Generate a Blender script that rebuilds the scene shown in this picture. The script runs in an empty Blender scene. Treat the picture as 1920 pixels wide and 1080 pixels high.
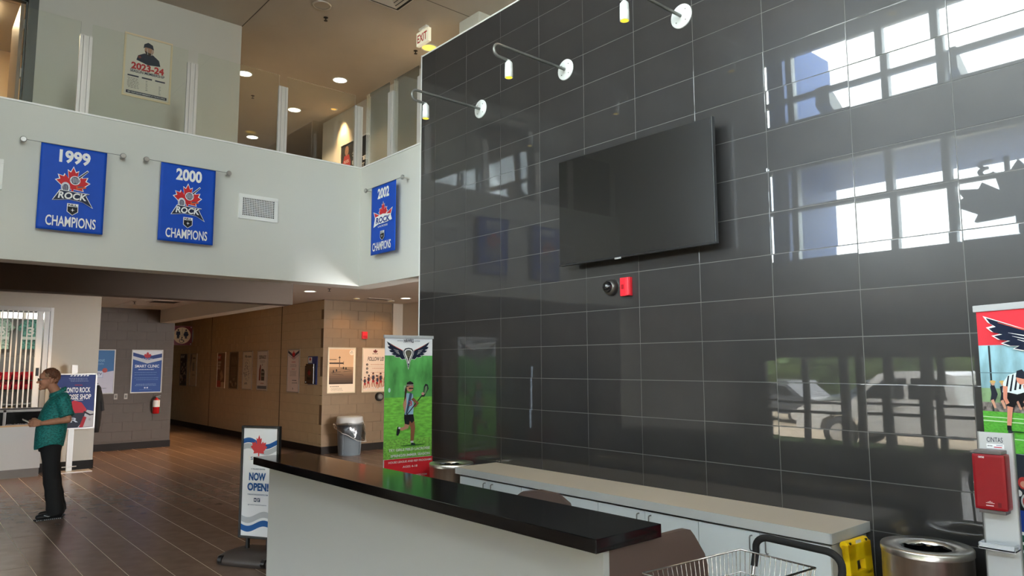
import bpy, bmesh, math, random
from mathutils import Vector, Matrix, geometry
random.seed(7)
S = bpy.context.scene
COL = S.collection
PI = math.pi
R = math.radians

# ---------------------------------------------------------------- camera, sky, exposure
cam_d = bpy.data.cameras.new('camera')
cam = bpy.data.objects.new('camera', cam_d); COL.objects.link(cam)
F_PX, YAW, PITCH, ROLL, CAM_H = 1336.8, 0.7123, 0.1073, -0.0034, 1.825
fw = Vector((math.sin(YAW)*math.cos(PITCH), math.cos(YAW)*math.cos(PITCH), math.sin(PITCH)))
rt = Vector((math.cos(YAW), -math.sin(YAW), 0)); up = rt.cross(fw)
r2 = rt*math.cos(ROLL)+up*math.sin(ROLL); u2 = up*math.cos(ROLL)-rt*math.sin(ROLL)
m = Matrix((r2, u2, -fw)).transposed().to_4x4(); m.translation = (0, 0, CAM_H)
cam.matrix_world = m
cam_d.sensor_width = 36; cam_d.lens = F_PX/1920*36; cam_d.clip_start = 0.05; cam_d.clip_end = 300
S.camera = cam
S.view_settings.view_transform = 'Standard'; S.view_settings.look = 'None'
S.view_settings.gamma = 1; S.view_settings.use_curve_mapping = False
S.view_settings.exposure = 2.55
S.cycles.max_bounces = 10; S.cycles.diffuse_bounces = 5; S.cycles.glossy_bounces = 5
S.cycles.transparent_max_bounces = 12; S.cycles.sample_clamp_indirect = 6
S.cycles.caustics_reflective = False; S.cycles.caustics_refractive = False

SKY = 10.0
w = bpy.data.worlds.new('sky'); S.world = w; w.use_nodes = True
nt = w.node_tree; nt.nodes.clear()
def N(t, x=None, **k):
    n = nt.nodes.new(t)
    for a, b in k.items(): setattr(n, a, b)
    return n
wo = N('ShaderNodeOutputWorld'); bg = N('ShaderNodeBackground'); bg.inputs[1].default_value = SKY
tc = N('ShaderNodeTexCoord'); mp = N('ShaderNodeMapping'); mp.inputs['Scale'].default_value = (1.6, 1.6, 4.0)
nz = N('ShaderNodeTexNoise'); nz.inputs['Scale'].default_value = 2.2; nz.inputs['Detail'].default_value = 7
cr = N('ShaderNodeValToRGB'); cr.color_ramp.elements[0].position = .38; cr.color_ramp.elements[1].position = .66
cr.color_ramp.elements[0].color = (.50, .55, .62, 1); cr.color_ramp.elements[1].color = (1, .97, .93, 1)
nt.links.new(tc.outputs['Generated'], mp.inputs[0]); nt.links.new(mp.outputs[0], nz.inputs['Vector'])
nt.links.new(nz.outputs[0], cr.inputs[0]); nt.links.new(cr.outputs[0], bg.inputs[0]); nt.links.new(bg.outputs[0], wo.inputs[0])

def portal(loc, rot, sx, sy):
    l = bpy.data.lights.new('window_portal', 'AREA'); l.shape = 'RECTANGLE'; l.size = sx; l.size_y = sy
    l.cycles.is_portal = True
    o = bpy.data.objects.new('window_portal', l); COL.objects.link(o); o.location = loc; o.rotation_euler = rot
    return o
# window openings of the glass front (facing +X), then the added near-end opening
portal((-1.12, 0.2, 6.15), (0, -PI/2, 0), 1.2, 11.6)
portal((-1.12, 0.2, 4.2), (0, -PI/2, 0), 1.75, 11.6)
portal((-5.1, 1.2, 1.15), (0, -PI/2, 0), 1.8, 12.4)
portal((0.0, -4.62, 5.1), (PI/2, 0, 0), 1.9, 3.3)
sn = bpy.data.lights.new('sun', 'SUN'); sn.energy = 2.5; sn.angle = R(1.5); sn.color = (1, .95, .87)
so_ = bpy.data.objects.new('sun', sn); COL.objects.link(so_); so_.rotation_euler = (R(8), R(42), 0)

# ---------------------------------------------------------------- materials
def s2l(c): return tuple(((v/255+.055)/1.055)**2.4 if v/255 > .04045 else v/255/12.92 for v in c)
MATS = {}
def mat(name, col, rough=.5, metal=0., spec=.5, var=0., vscale=8., bump=0., bscale=60., emit=0., coat=0., stretch=None, aniso=0.):
    """col is 0-255 sRGB albedo; var = mottled colour variation, bump = fine relief"""
    if name in MATS: return MATS[name]
    M = bpy.data.materials.new(name); M.use_nodes = True; t = M.node_tree; b = t.nodes['Principled BSDF']
    c = s2l(col)
    b.inputs['Base Color'].default_value = (*c, 1); b.inputs['Roughness'].default_value = rough
    b.inputs['Metallic'].default_value = metal; b.inputs['Specular IOR Level'].default_value = spec
    b.inputs['Coat Weight'].default_value = coat; b.inputs['Anisotropic'].default_value = aniso
    if emit: b.inputs['Emission Color'].default_value = (*c, 1); b.inputs['Emission Strength'].default_value = emit
    if var or bump:
        tc = t.nodes.new('ShaderNodeTexCoord'); src = tc.outputs['Object']
        if stretch:
            mp = t.nodes.new('ShaderNodeMapping'); mp.inputs['Scale'].default_value = stretch
            t.links.new(src, mp.inputs[0]); src = mp.outputs[0]
    if var:
        n = t.nodes.new('ShaderNodeTexNoise'); n.inputs['Scale'].default_value = vscale; n.inputs['Detail'].default_value = 6
        t.links.new(src, n.inputs['Vector'])
        r = t.nodes.new('ShaderNodeValToRGB'); r.color_ramp.elements[0].position = .3; r.color_ramp.elements[1].position = .7
        r.color_ramp.elements[0].color = tuple(max(0, x*(1-var)) for x in c)+(1,)
        r.color_ramp.elements[1].color = tuple(min(1, x*(1+var)) for x in c)+(1,)
        t.links.new(n.outputs[0], r.inputs[0]); t.links.new(r.outputs[0], b.inputs['Base Color'])
    if bump:
        n = t.nodes.new('ShaderNodeTexNoise'); n.inputs['Scale'].default_value = bscale; n.inputs['Detail'].default_value = 4
        t.links.new(src, n.inputs['Vector'])
        bp = t.nodes.new('ShaderNodeBump'); bp.inputs['Strength'].default_value = bump; bp.inputs['Distance'].default_value = .002
        t.links.new(n.outputs[0], bp.inputs['Height']); t.links.new(bp.outputs[0], b.inputs['Normal'])
    MATS[name] = M; return M
def glass_mat(name, tint=(235, 242, 238), refl=1.0, ior=1.5):
    if name in MATS: return MATS[name]
    M = bpy.data.materials.new(name); M.use_nodes = True; t = M.node_tree; t.nodes.clear()
    o = t.nodes.new('ShaderNodeOutputMaterial'); mx = t.nodes.new('ShaderNodeMixShader')
    tr = t.nodes.new('ShaderNodeBsdfTransparent'); tr.inputs[0].default_value = (*s2l(tint), 1)
    gl = t.nodes.new('ShaderNodeBsdfGlossy'); gl.inputs['Roughness'].default_value = 0.0; gl.inputs[0].default_value = (1, 1, 1, 1)
    fr = t.nodes.new('ShaderNodeFresnel'); fr.inputs[0].default_value = ior
    mu = t.nodes.new('ShaderNodeMath'); mu.operation = 'MULTIPLY'; mu.inputs[1].default_value = refl
    t.links.new(fr.outputs[0], mu.inputs[0]); t.links.new(mu.outputs[0], mx.inputs[0])
    t.links.new(tr.outputs[0], mx.inputs[1]); t.links.new(gl.outputs[0], mx.inputs[2]); t.links.new(mx.outputs[0], o.inputs[0])
    MATS[name] = M; return M
def ink(c): return mat('ink_%02x%02x%02x' % tuple(c), c, .55, spec=.3)

PAINT = mat('bulkhead_paint', (210, 210, 202), .6, bump=.15, bscale=250, spec=.3)
PAINT2 = mat('upper_wall_paint', (206, 202, 192), .6, bump=.1, bscale=250, spec=.3)
CEIL = mat('ceiling_paint', (196, 186, 174), .8, var=.04, vscale=1.2, spec=.2)
TRIMW = mat('white_trim', (236, 236, 232), .4)
DARKB = mat('dark_beam_paint', (86, 74, 64), .7, spec=.25)
SHOPW = mat('shop_wall_paint', (196, 186, 170), .65, spec=.3)
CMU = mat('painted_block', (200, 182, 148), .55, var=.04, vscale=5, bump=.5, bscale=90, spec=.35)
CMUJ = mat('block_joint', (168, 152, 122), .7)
CMUC = mat('painted_block_shaded', (80, 67, 56), .55, var=.04, vscale=5, bump=.5, bscale=90, spec=.35)  # dark brown paint, darkened for the shade deep under the beam
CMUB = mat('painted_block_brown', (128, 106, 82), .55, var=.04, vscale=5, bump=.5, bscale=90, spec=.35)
BASE = mat('rubber_base', (34, 28, 25), .65, spec=.2)
TILEB = mat('polished_black_tile', (48, 47, 47), .30, spec=.26, var=.10, vscale=3.5, coat=1.)
TILEB.node_tree.nodes['Principled BSDF'].inputs['Coat Roughness'].default_value = .015
TILEB.node_tree.nodes['Principled BSDF'].inputs['Coat IOR'].default_value = 1.6
GROUTB = mat('wall_grout', (100, 99, 97), .8)
TILEF = mat('brown_floor_tile', (126, 106, 93), .27, spec=.5, var=.16, vscale=6, bump=.04, bscale=40)
GROUTF = mat('floor_grout', (226, 208, 184), .6)
SNAP = mat('snap_frame_silver', (168, 162, 152), .42, metal=.15)
ALU = mat('brushed_aluminium', (206, 201, 194), .38, metal=.35, var=.06, vscale=30, stretch=(1, 1, .05))
ALUW = mat('white_aluminium', (188, 190, 192), .35, metal=.1)
STEEL = mat('stainless_steel', (216, 211, 204), .30, metal=1., var=.07, vscale=40, stretch=(1, 1, .03), aniso=.5)
CHROME = mat('chrome_wire', (200, 198, 196), .18, metal=1.)
GREYMET = mat('grey_tube', (128, 128, 124), .4, metal=.6)
LAMPW = mat('white_lamp_enamel', (226, 230, 228), .35)
BLACKP = mat('black_plastic', (18, 18, 19), .4)
BLACKG = mat('black_gloss', (10, 10, 11), .08)
GLASS = glass_mat('railing_glass', (252, 254, 251), .9)
DGLASS = glass_mat('tinted_door_glass', (216, 218, 218), .8)  # tint added to cut the daylight coming through the doors
WGLASS = glass_mat('window_glass', (240, 246, 246), .8)
LITE = mat('lamp_lens', (255, 246, 226), .5, emit=1.6)
LITY = mat('lamp_lens_warm', (255, 212, 96), .5, emit=.24)
LITD = mat('dim_lens', (255, 190, 90), .5, emit=.15)

# ---------------------------------------------------------------- mesh helpers
class MB:
    def __init__(s): s.v = []; s.f = []; s.mi = []; s.M = Matrix.Identity(4); s.cur = 0; s.sm = []
    def add(s, vs, fs, smooth=False):
        b = len(s.v); s.v += [tuple(s.M @ Vector(p)) for p in vs]
        for f in fs: s.f.append(tuple(i+b for i in f)); s.mi.append(s.cur); s.sm.append(smooth)
        return s
    def mat(s, i): s.cur = i; return s
    def at(s, loc=(0, 0, 0), rot=(0, 0, 0)):
        from mathutils import Euler
        s.M = Matrix.Translation(loc) @ Euler(rot).to_matrix().to_4x4(); return s
    def box(s, a, b, bev=0.):
        x0, y0, z0 = [min(p, q) for p, q in zip(a, b)]; x1, y1, z1 = [max(p, q) for p, q in zip(a, b)]
        if bev <= 0:
            vs = [(x0, y0, z0), (x1, y0, z0), (x1, y1, z0), (x0, y1, z0), (x0, y0, z1), (x1, y0, z1), (x1, y1, z1), (x0, y1, z1)]
            return s.add(vs, [(0, 3, 2, 1), (4, 5, 6, 7), (0, 1, 5, 4), (1, 2, 6, 5), (2, 3, 7, 6), (3, 0, 4, 7)])
        bm = bmesh.new(); bmesh.ops.create_cube(bm, size=1)
        for v in bm.verts: v.co = Vector(((x0+x1)/2+v.co.x*(x1-x0), (y0+y1)/2+v.co.y*(y1-y0), (z0+z1)/2+v.co.z*(z1-z0)))
        bmesh.ops.bevel(bm, geom=list(bm.edges), offset=bev, segments=2, profile=.7, affect='EDGES')
        bm.verts.index_update()
        s.add([v.co[:] for v in bm.verts], [[v.index for v in f.verts] for f in bm.faces]); bm.free(); return s
    def tube(s, pts, r, n=8, cap=True, smooth=True):
        pts = [Vector(p) for p in pts]; rs = r if isinstance(r, (list, tuple)) else [r]*len(pts)
        vs = []; fs = []; prev = None
        for i, p in enumerate(pts):
            t = (pts[min(i+1, len(pts)-1)]-pts[max(i-1, 0)]).normalized()
            if prev is None:
                a = t.orthogonal().normalized()
            else:
                a = (prev-t*prev.dot(t)); a = a.normalized() if a.length > 1e-6 else t.orthogonal().normalized()
            prev = a; b = t.cross(a)
            for k in range(n):
                an = 2*PI*k/n; vs.append(tuple(p+(a*math.cos(an)+b*math.sin(an))*rs[i]))
        for i in range(len(pts)-1):
            for k in range(n):
                q = (k+1) % n; fs.append((i*n+k, i*n+q, (i+1)*n+q, (i+1)*n+k))
        s.add(vs, fs, smooth)
        if cap: s.add(vs[:n], [tuple(range(n))[::-1]]); s.add(vs[-n:], [tuple(range(n))])
        return s
    def lathe(s, prof, n=24, cap=True, smooth=True, axis=(0, 0)):
        vs = []; fs = []
        for r, z in prof:
            for k in range(n): vs.append((axis[0]+r*math.cos(2*PI*k/n), axis[1]+r*math.sin(2*PI*k/n), z))
        for i in range(len(prof)-1):
            for k in range(n):
                q = (k+1) % n; fs.append((i*n+k, i*n+q, (i+1)*n+q, (i+1)*n+k))
        s.add(vs, fs, smooth)
        if cap:
            if prof[0][0] > 1e-5: s.add(vs[:n], [tuple(range(n))[::-1]])
            if prof[-1][0] > 1e-5: s.add(vs[-n:], [tuple(range(n))])
        return s
    def prism(s, poly, y0, y1, smooth=False):
        """poly in local x,z extruded in y"""
        n = len(poly); vs = [(x, y0, z) for x, z in poly]+[(x, y1, z) for x, z in poly]
        tri = geometry.tessellate_polygon([[Vector((x, z, 0)) for x, z in poly]])
        s.add(vs, [tuple(t) for t in tri]+[tuple(i+n for i in t[::-1]) for t in tri])
        s.add(vs, [(i, (i+1) % n, (i+1) % n+n, i+n) for i in range(n)], smooth); return s
    def sphere(s, c, r, nu=14, nv=9):
        rx, ry, rz = r if isinstance(r, (list, tuple)) else (r, r, r); vs = [(c[0], c[1], c[2]-rz)]; fs = []
        for j in range(1, nv):
            a = -PI/2+PI*j/nv
            for i in range(nu):
                o = 2*PI*i/nu; vs.append((c[0]+rx*math.cos(a)*math.cos(o), c[1]+ry*math.cos(a)*math.sin(o), c[2]+rz*math.sin(a)))
        vs.append((c[0], c[1], c[2]+rz)); L = len(vs)-1
        for i in range(nu):
            fs.append((0, 1+(i+1) % nu, 1+i)); fs.append((L, L-nu+i, L-nu+(i+1) % nu))
        for j in range(nv-2):
            for i in range(nu):
                a = 1+j*nu; q = (i+1) % nu; fs.append((a+i, a+q, a+nu+q, a+nu+i))
        return s.add(vs, fs, True)
    def mesh(s, name, mats):
        me = bpy.data.meshes.new(name); me.from_pydata(s.v, [], s.f)
        for M in (mats if isinstance(mats, (list, tuple)) else [mats]): me.materials.append(M)
        me.polygons.foreach_set('material_index', s.mi); me.polygons.foreach_set('use_smooth', s.sm)
        me.validate(); me.update()
        bm = bmesh.new(); bm.from_mesh(me); bmesh.ops.recalc_face_normals(bm, faces=bm.faces); bm.to_mesh(me); bm.free()
        return me
    def build(s, name, mats, parent=None, loc=None, rot=None):
        o = bpy.data.objects.new(name, s.mesh(name, mats)); COL.objects.link(o)
        if parent is not None: o.parent = parent
        if loc is not None: o.location = loc
        if rot is not None: o.rotation_euler = rot
        return o
def thing(name, label, cat, loc=(0, 0, 0), rotz=0., group=None):
    o = bpy.data.objects.new(name, None); COL.objects.link(o); o.location = loc; o.rotation_euler = (0, 0, rotz)
    o.empty_display_size = .1; o['label'] = label; o['category'] = cat
    if group: o['group'] = group
    return o
def tag(o, label, cat, group=None):
    o['label'] = label; o['category'] = cat
    if group: o['group'] = group
    return o
def struct(o): o['kind'] = 'structure'; return o
def sbox(name, a, b, M, parent=None):
    o = MB().box(a, b).build(name, M, parent)
    return o if parent else struct(o)
def inst(me, name, parent, loc, rot=(0, 0, 0)):
    o = bpy.data.objects.new(name, me); COL.objects.link(o); o.parent = parent; o.location = loc; o.rotation_euler = rot; return o
def dup(root, loc, rotz, label, group=None):
    r = root.copy(); COL.objects.link(r); r.location = loc; r.rotation_euler = (0, 0, rotz); r['label'] = label
    if group: r['group'] = group
    for ch in list(root.children):
        c = ch.copy(); COL.objects.link(c); c.parent = r
        for g in list(ch.children):
            d = g.copy(); COL.objects.link(d); d.parent = c
    return r

# ---------------------------------------------------------------- flat print toolkit (posters, banners, signs)
_tc = {}
def text_tris(string, bold=0., shear=0.):
    k = (string, bold, shear)
    if k in _tc: return _tc[k]
    cu = bpy.data.curves.new('text', 'FONT'); cu.body = string; cu.size = 1; cu.offset = bold; cu.shear = shear; cu.resolution_u = 3
    o = bpy.data.objects.new('text', cu); COL.objects.link(o)
    dg = bpy.context.evaluated_depsgraph_get()
    me = bpy.data.meshes.new_from_object(o.evaluated_get(dg))
    vs = [(v.co.x, v.co.y) for v in me.vertices]; fs = [tuple(p.vertices) for p in me.polygons]
    bpy.data.objects.remove(o); bpy.data.curves.remove(cu); bpy.data.meshes.remove(me)
    _tc[k] = (vs, fs); return _tc[k]
LEAF = [(0, 1), (.13, .74), (.28, .82), (.22, .42), (.42, .62), (.47, .5), (.74, .55), (.66, .36), (.86, .28), (.5, .0), (.55, -.14), (.06, -.1), (.06, -.42),
        (-.06, -.42), (-.06, -.1), (-.55, -.14), (-.5, 0), (-.86, .28), (-.66, .36), (-.74, .55), (-.47, .5), (-.42, .62), (-.22, .42), (-.28, .82), (-.13, .74)]
class Print:
    """2-D drawing in metres: x right, z up, facing -y; each call sits a hair above the last"""
    def __init__(s, step=.0005, start=.0006): s.mb = MB(); s.cols = []; s.lay = start; s.step = step; s.warp = None; s.aff = (1, 1, 0, 0)
    def _put(s, vs, fs, c):
        c = c if isinstance(c, bpy.types.Material) else tuple(c)
        sx, sz, ox, oz = s.aff; vs = [(x*sx+ox, z*sz+oz) for x, z in vs]
        if c not in s.cols: s.cols.append(c)
        s.mb.mat(s.cols.index(c))
        wf = s.warp or (lambda x, z: 0)
        s.mb.add([(x, -s.lay+wf(x, z), z) for x, z in vs], fs)
    def up(s): s.lay += s.step; return s
    def poly(s, pts, c):
        tri = geometry.tessellate_polygon([[Vector((x, z, 0)) for x, z in pts]])
        s.up(); s._put(pts, [tuple(t) for t in tri], c); return s
    def polys(s, lst, c):
        s.up()
        for pts in lst:
            tri = geometry.tessellate_polygon([[Vector((x, z, 0)) for x, z in pts]]); s._put(pts, [tuple(t) for t in tri], c)
        return s
    def rect(s, x0, z0, x1, z1, c): s.up(); s._put([(x0, z0), (x1, z0), (x1, z1), (x0, z1)], [(0, 1, 2, 3)], c); return s
    def rects(s, lst, c):
        s.up()
        for x0, z0, x1, z1 in lst: s._put([(x0, z0), (x1, z0), (x1, z1), (x0, z1)], [(0, 1, 2, 3)], c)
        return s
    def disc(s, x, z, rx, c, rz=None, n=24):
        rz = rz or rx; return s.poly([(x+rx*math.cos(2*PI*k/n), z+rz*math.sin(2*PI*k/n)) for k in range(n)], c)
    def limb(s, pts, ws, c):
        L = []; Rr = []
        for i, (x, z) in enumerate(pts):
            a = pts[max(i-1, 0)]; b = pts[min(i+1, len(pts)-1)]; dx, dz = b[0]-a[0], b[1]-a[1]; l = math.hypot(dx, dz) or 1
            nx, nz_ = -dz/l*ws[i]/2, dx/l*ws[i]/2; L.append((x+nx, z+nz_)); Rr.append((x-nx, z-nz_))
        return s.poly(L+Rr[::-1], c)
    def text(s, t, x0, z0, x1, z1, c, bold=.02, shear=0., outline=None, keep=False, arc=0.):
        vs, fs = text_tris(t, 0 if bold < 0 else bold, shear)
        if not vs: return s
        ax, bx = min(v[0] for v in vs), max(v[0] for v in vs); az, bz = min(v[1] for v in vs), max(v[1] for v in vs)
        sx, sz = (x1-x0)/(bx-ax), (z1-z0)/(bz-az); ox, oz = x0, z0
        if keep: q = min(sx, sz); ox = (x0+x1)/2-(bx-ax)*q/2; oz = (z0+z1)/2-(bz-az)*q/2; sx = sz = q
        def tf(v):
            x = ox+(v[0]-ax)*sx; z = oz+(v[1]-az)*sz
            if arc: z += arc*(1-((x-(x0+x1)/2)/((x1-x0)/2))**2)
            return (x, z)
        if outline:
            oc, ob = outline; ovs, ofs = text_tris(t, bold+ob, shear); s.up(); s._put([tf(v) for v in ovs], ofs, oc)
        s.up(); s._put([tf(v) for v in vs], fs, c); return s
    def lines(s, x0, x1, z, c, n=1, dz=.02, h=.005, seed=1):
        rr = random.Random(seed); L = []
        for k in range(n):
            x = x0+(x1-x0)*rr.uniform(0, .12); e = x1-(x1-x0)*rr.uniform(0, .12)
            while x < e:
                ww = min(rr.uniform(.012, .04), e-x); L.append((x, z-k*dz, x+ww, z-k*dz+h)); x += ww+.008
        return s.rects(L, c)
    def leaf(s, x, z, w, c, h=None):
        h = h or w; return s.poly([(x+px*w/1.72, z+pz*h/1.42) for px, pz in LEAF], c)
    def wave(s, x0, x1, z, amp, th, c, ph=0., slope=0., n=16, per=1.):
        t = [(x0+(x1-x0)*k/n, z+slope*k/n+amp*math.sin(ph+2*PI*per*k/n)) for k in range(n+1)]
        return s.poly([(a, b-th/2) for a, b in t]+[(a, b+th/2) for a, b in t[::-1]], c)
    def build(s, name, parent, loc=(0, 0, 0), rot=None):
        return s.mb.build(name, [c if isinstance(c, bpy.types.Material) else ink(c) for c in s.cols], parent, loc, rot)
WHITE, NAVY, RED, BLUE = (240, 240, 238), (28, 38, 66), (205, 40, 48), (20, 84, 205)
def rock_logo(p, x, z, wd):
    """maple leaf crest with crossed stick, mask cage and block lettering"""
    p.leaf(x, z+wd*.12, wd*1.02, WHITE); p.leaf(x, z+wd*.13, wd*.93, (206, 38, 44))
    p.limb([(x+.02*wd, z+.3*wd), (x+.42*wd, z+.74*wd)], [.09*wd, .06*wd], WHITE); p.limb([(x+.03*wd, z+.32*wd), (x+.41*wd, z+.72*wd)], [.05*wd, .03*wd], (40, 44, 60))
    p.disc(x+.06*wd, z+.36*wd, .15*wd, (235, 236, 240)); p.disc(x+.06*wd, z+.36*wd, .125*wd, (70, 76, 96))
    p.polys([[(x+(-.04+.045*k)*wd, z+.27*wd), (x+(-.025+.045*k)*wd, z+.27*wd), (x+(-.025+.045*k)*wd, z+.45*wd), (x+(-.04+.045*k)*wd, z+.45*wd)] for k in range(5)], (225, 228, 235))
    p.disc(x-.2*wd, z+.1*wd, .13*wd, (215, 216, 224), .17*wd); p.disc(x-.2*wd, z+.08*wd, .09*wd, (52, 56, 84), .12*wd)
    p.polys([[(x+(-.27+.045*k)*wd, z), (x+(-.258+.045*k)*wd, z), (x+(-.258+.045*k)*wd, z+.17*wd), (x+(-.27+.045*k)*wd, z+.17*wd)] for k in range(4)], (220, 222, 230))
    p.limb([(x+.1*wd, z+.12*wd), (x+.38*wd, z+.16*wd)], [.12*wd, .05*wd], (226, 96, 50)); p.limb([(x+.14*wd, z+.15*wd), (x+.3*wd, z+.17*wd)], [.05*wd, .03*wd], (90, 88, 110))
    bl = [(x-.56*wd, z-.38*wd), (x-.36*wd, z+.0*wd), (x+.5*wd, z-.04*wd), (x+.4*wd, z-.12*wd), (x+.62*wd, z-.52*wd), (x+.3*wd, z-.34*wd), (x-.1*wd, z-.3*wd)]
    p.poly(bl, WHITE); p.poly([(x+(a-x)*.95, z-.22*wd+(b-z+.22*wd)*.9) for a, b in bl], NAVY)
    p.text('ROCK', x-.40*wd, z-.29*wd, x+.42*wd, z-.06*wd, WHITE, .03, .15)
def shield(p, x, z, wd):
    sh = [(-.5, .55), (.5, .55), (.5, -.35), (0, -.75), (-.5, -.35)]
    p.poly([(x+a*wd*1.14, z+b*wd*1.08) for a, b in sh], WHITE); p.poly([(x+a*wd, z+b*wd) for a, b in sh], (16, 18, 26))
    p.rect(x-.5*wd, z+.22*wd, x+.5*wd, z+.56*wd, WHITE); p.text('NLL', x-.44*wd, z+.26*wd, x+.44*wd, z+.52*wd, (16, 18, 26), .03)
    p.polys([[(x-.22*wd, z-.18*wd), (x, z-.13*wd), (x+.22*wd, z-.18*wd), (x, z-.23*wd)], [(x, z+.06*wd), (x+.05*wd, z-.18*wd), (x, z-.42*wd), (x-.05*wd, z-.18*wd)]], WHITE)
def slim_logo(p, x, z, wd):
    p.leaf(x, z, wd*.62, RED); p.poly([(x-.5*wd, z-.02*wd), (x+.5*wd, z-.02*wd), (x+.42*wd, z-.3*wd), (x-.42*wd, z-.3*wd)], WHITE)
    p.text('ROCK', x-.4*wd, z-.27*wd, x+.4*wd, z-.05*wd, (34, 60, 120), .03, .1)

def person_fig(p, x, z, h, shirt, short, skin, hair=(40, 30, 26), sock=(230, 230, 230), stick=True, flip=1):
    f = flip
    p.limb([(x-.02*h*f, z+.48*h), (x-.06*h*f, z+.27*h), (x-.13*h*f, z+.05*h)], [.11*h, .08*h, .05*h], skin)
    p.limb([(x+.02*h*f, z+.48*h), (x+.10*h*f, z+.28*h), (x+.07*h*f, z+.03*h)], [.11*h, .08*h, .05*h], skin)
    p.limb([(x-.13*h*f, z+.09*h), (x-.135*h*f, z)], [.055*h, .07*h], sock); p.limb([(x+.07*h*f, z+.07*h), (x+.09*h*f, z-.01*h)], [.055*h, .07*h], sock)
    p.limb([(x-.02*h, z+.54*h), (x, z+.38*h)], [.16*h, .2*h], short)
    p.limb([(x, z+.53*h), (x+.01*h*f, z+.68*h), (x+.02*h*f, z+.83*h)], [.15*h, .2*h, .19*h], shirt)
    if stick: p.limb([(x-.12*h*f, z+.45*h), (x+.3*h*f, z+.78*h)], [.02*h, .02*h], (40, 40, 46)); p.disc(x+.33*h*f, z+.82*h, .05*h, (60, 60, 66), .07*h, 12)
    p.limb([(x+.1*h*f, z+.8*h), (x+.18*h*f, z+.66*h), (x+.1*h*f, z+.6*h)], [.07*h, .06*h, .045*h], skin)
    p.limb([(x-.07*h*f, z+.8*h), (x-.11*h*f, z+.64*h), (x-.02*h*f, z+.56*h)], [.07*h, .06*h, .045*h], skin)
    p.disc(x+.03*h*f, z+.92*h, .062*h, skin, .08*h, 14); p.poly([(x+.03*h*f+a*.075*h, z+.92*h+b*.1*h) for a, b in [(-1, .1), (-.8, .8), (0, 1.1), (.8, .8), (1, .15), (.4, .3), (-.5, .2)]], hair)

def frame_poster(name, label, w_, h_, draw, loc, rotz, fcol=SNAP, bw=.022, cat='poster', group=None, print_label=None):
    """snap-frame poster, origin at bottom left of the frame, facing -y"""
    t = thing(name, label, cat, loc, rotz, group)
    b = MB().box((bw*.5, -.006, bw*.5), (w_-bw*.5, 0.002, h_-bw*.5)); b.build('backing', ink((236, 234, 230)), t)
    f = MB()
    for x0, z0, x1, z1 in ((0, 0, w_, bw), (0, h_-bw, w_, h_), (0, bw, bw, h_-bw), (w_-bw, bw, w_, h_-bw)): f.box((x0, -.018, z0), (x1, .002, z1), .004)
    f.build('frame', fcol, t)
    p = Print(); p.lay = .0068; draw(p, w_, h_); o = p.build('print', t)
    return t

# ================================================================ STRUCTURE
XB, YBK, XA, YB, YC, YF = 4.76, 8.70, 6.80, 13.93, 17.65, 14.90
ZB0, ZB1, ZTOP, ZC, ZLOW, ZACT = 2.90, 4.54, 5.665, 7.0, 3.21, 3.10
# --- floor with tiles that can be picked apart
fl = sbox('floor', (-5.3, -7, -.2), (8.8, 26.4, -.0012), GROUTF)
cells = []
X0 = .757*CAM_H
def project(p):
    d = Vector(p)-Vector((0, 0, CAM_H)); z = d.dot(fw)
    return (960+F_PX*d.dot(r2)/z, 540-F_PX*d.dot(u2)/z) if z > .1 else (-999, -999)
for i in range(-22, 25):
    x = X0+.305*i
    off = (i % 3)*.2033
    for j in range(-12, 44):
        y = j*.61+off-.1
        if x < -5.2 or x+.305 > 8.75 or y > 26: continue
        cells.append((x, y))
def tile_rank(c):
    u, v = project((c[0]+.15, c[1]+.3, 0))
    if u < -40 or u > 560 or v > 1150 or v < 700: return 1e6+math.hypot(*c)
    if u > 470 and v > 905: return 1e6+math.hypot(*c)
    return math.hypot(*c)
cells.sort(key=tile_rank)
tm = MB().box((.003, .0015, -.008), (.302, .6085, 0)).mesh('tile', TILEF)
for c in cells[:295]: inst(tm, 'tile', fl, (c[0], c[1], random.uniform(-.0003, .0003)), (random.gauss(0, .0003), random.gauss(0, .0003), 0))
b = MB()
for c in cells[295:]: b.box((c[0]+.003, c[1]+.0015, -.008), (c[0]+.302, c[1]+.6085, 0))
o = b.build('tile', TILEF, fl); o['kind'] = 'stuff'

# --- black tiled wall, each tile its own slab
wr = sbox('wall_right', (XB-.0085, -7, 0), (XB+.26, 7.205, ZTOP-.01), GROUTB)
wm = MB().box((-.011, .0025, .0025), (.02, .6075, .3025), .0012).mesh('tile', TILEB)
wm2 = MB().box((-.011, .0025, .0025), (.02, .3025, .3025), .0012).mesh('tile', TILEB)
wm3 = MB().box((-.011, .0025, .0025), (.02, .6075, .165), .0012).mesh('tile', TILEB)
ntile = 0
rest = MB()
for j in range(-1, 18):
    z = .17+.305*j
    for k in range(-1, 23):
        y = 6.90-.61*(k+1)
        rx = (random.gauss(0, .0014), random.gauss(0, .0014))
        if z < 0: me, zz = wm3, 0.003
        else: me, zz = (wm if k >= 0 else wm2), z
        if k < 0: y = 6.90
        if y > -.7 and ntile < 298 and not (z < 0 and k < 0):
            inst(me, 'tile', wr, (XB, y, zz), (0, rx[0], rx[1])); ntile += 1
        else:
            rest.at((XB, y, zz)); rest.box((-.011, .0025, .0025), (.02, .3025 if k < 0 else .6075, .165 if z < 0 else .3025))
rest.at(); o = rest.build('tile', TILEB, wr); o['kind'] = 'stuff'
b = MB().box((XB-.014, 7.205, 0), (XB+.262, 7.222, ZTOP+.012)).box((XB-.014, -7, ZTOP-.012), (XB+.262, 7.222, ZTOP+.004))
b.build('edge_trim', TRIMW, wr)

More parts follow.
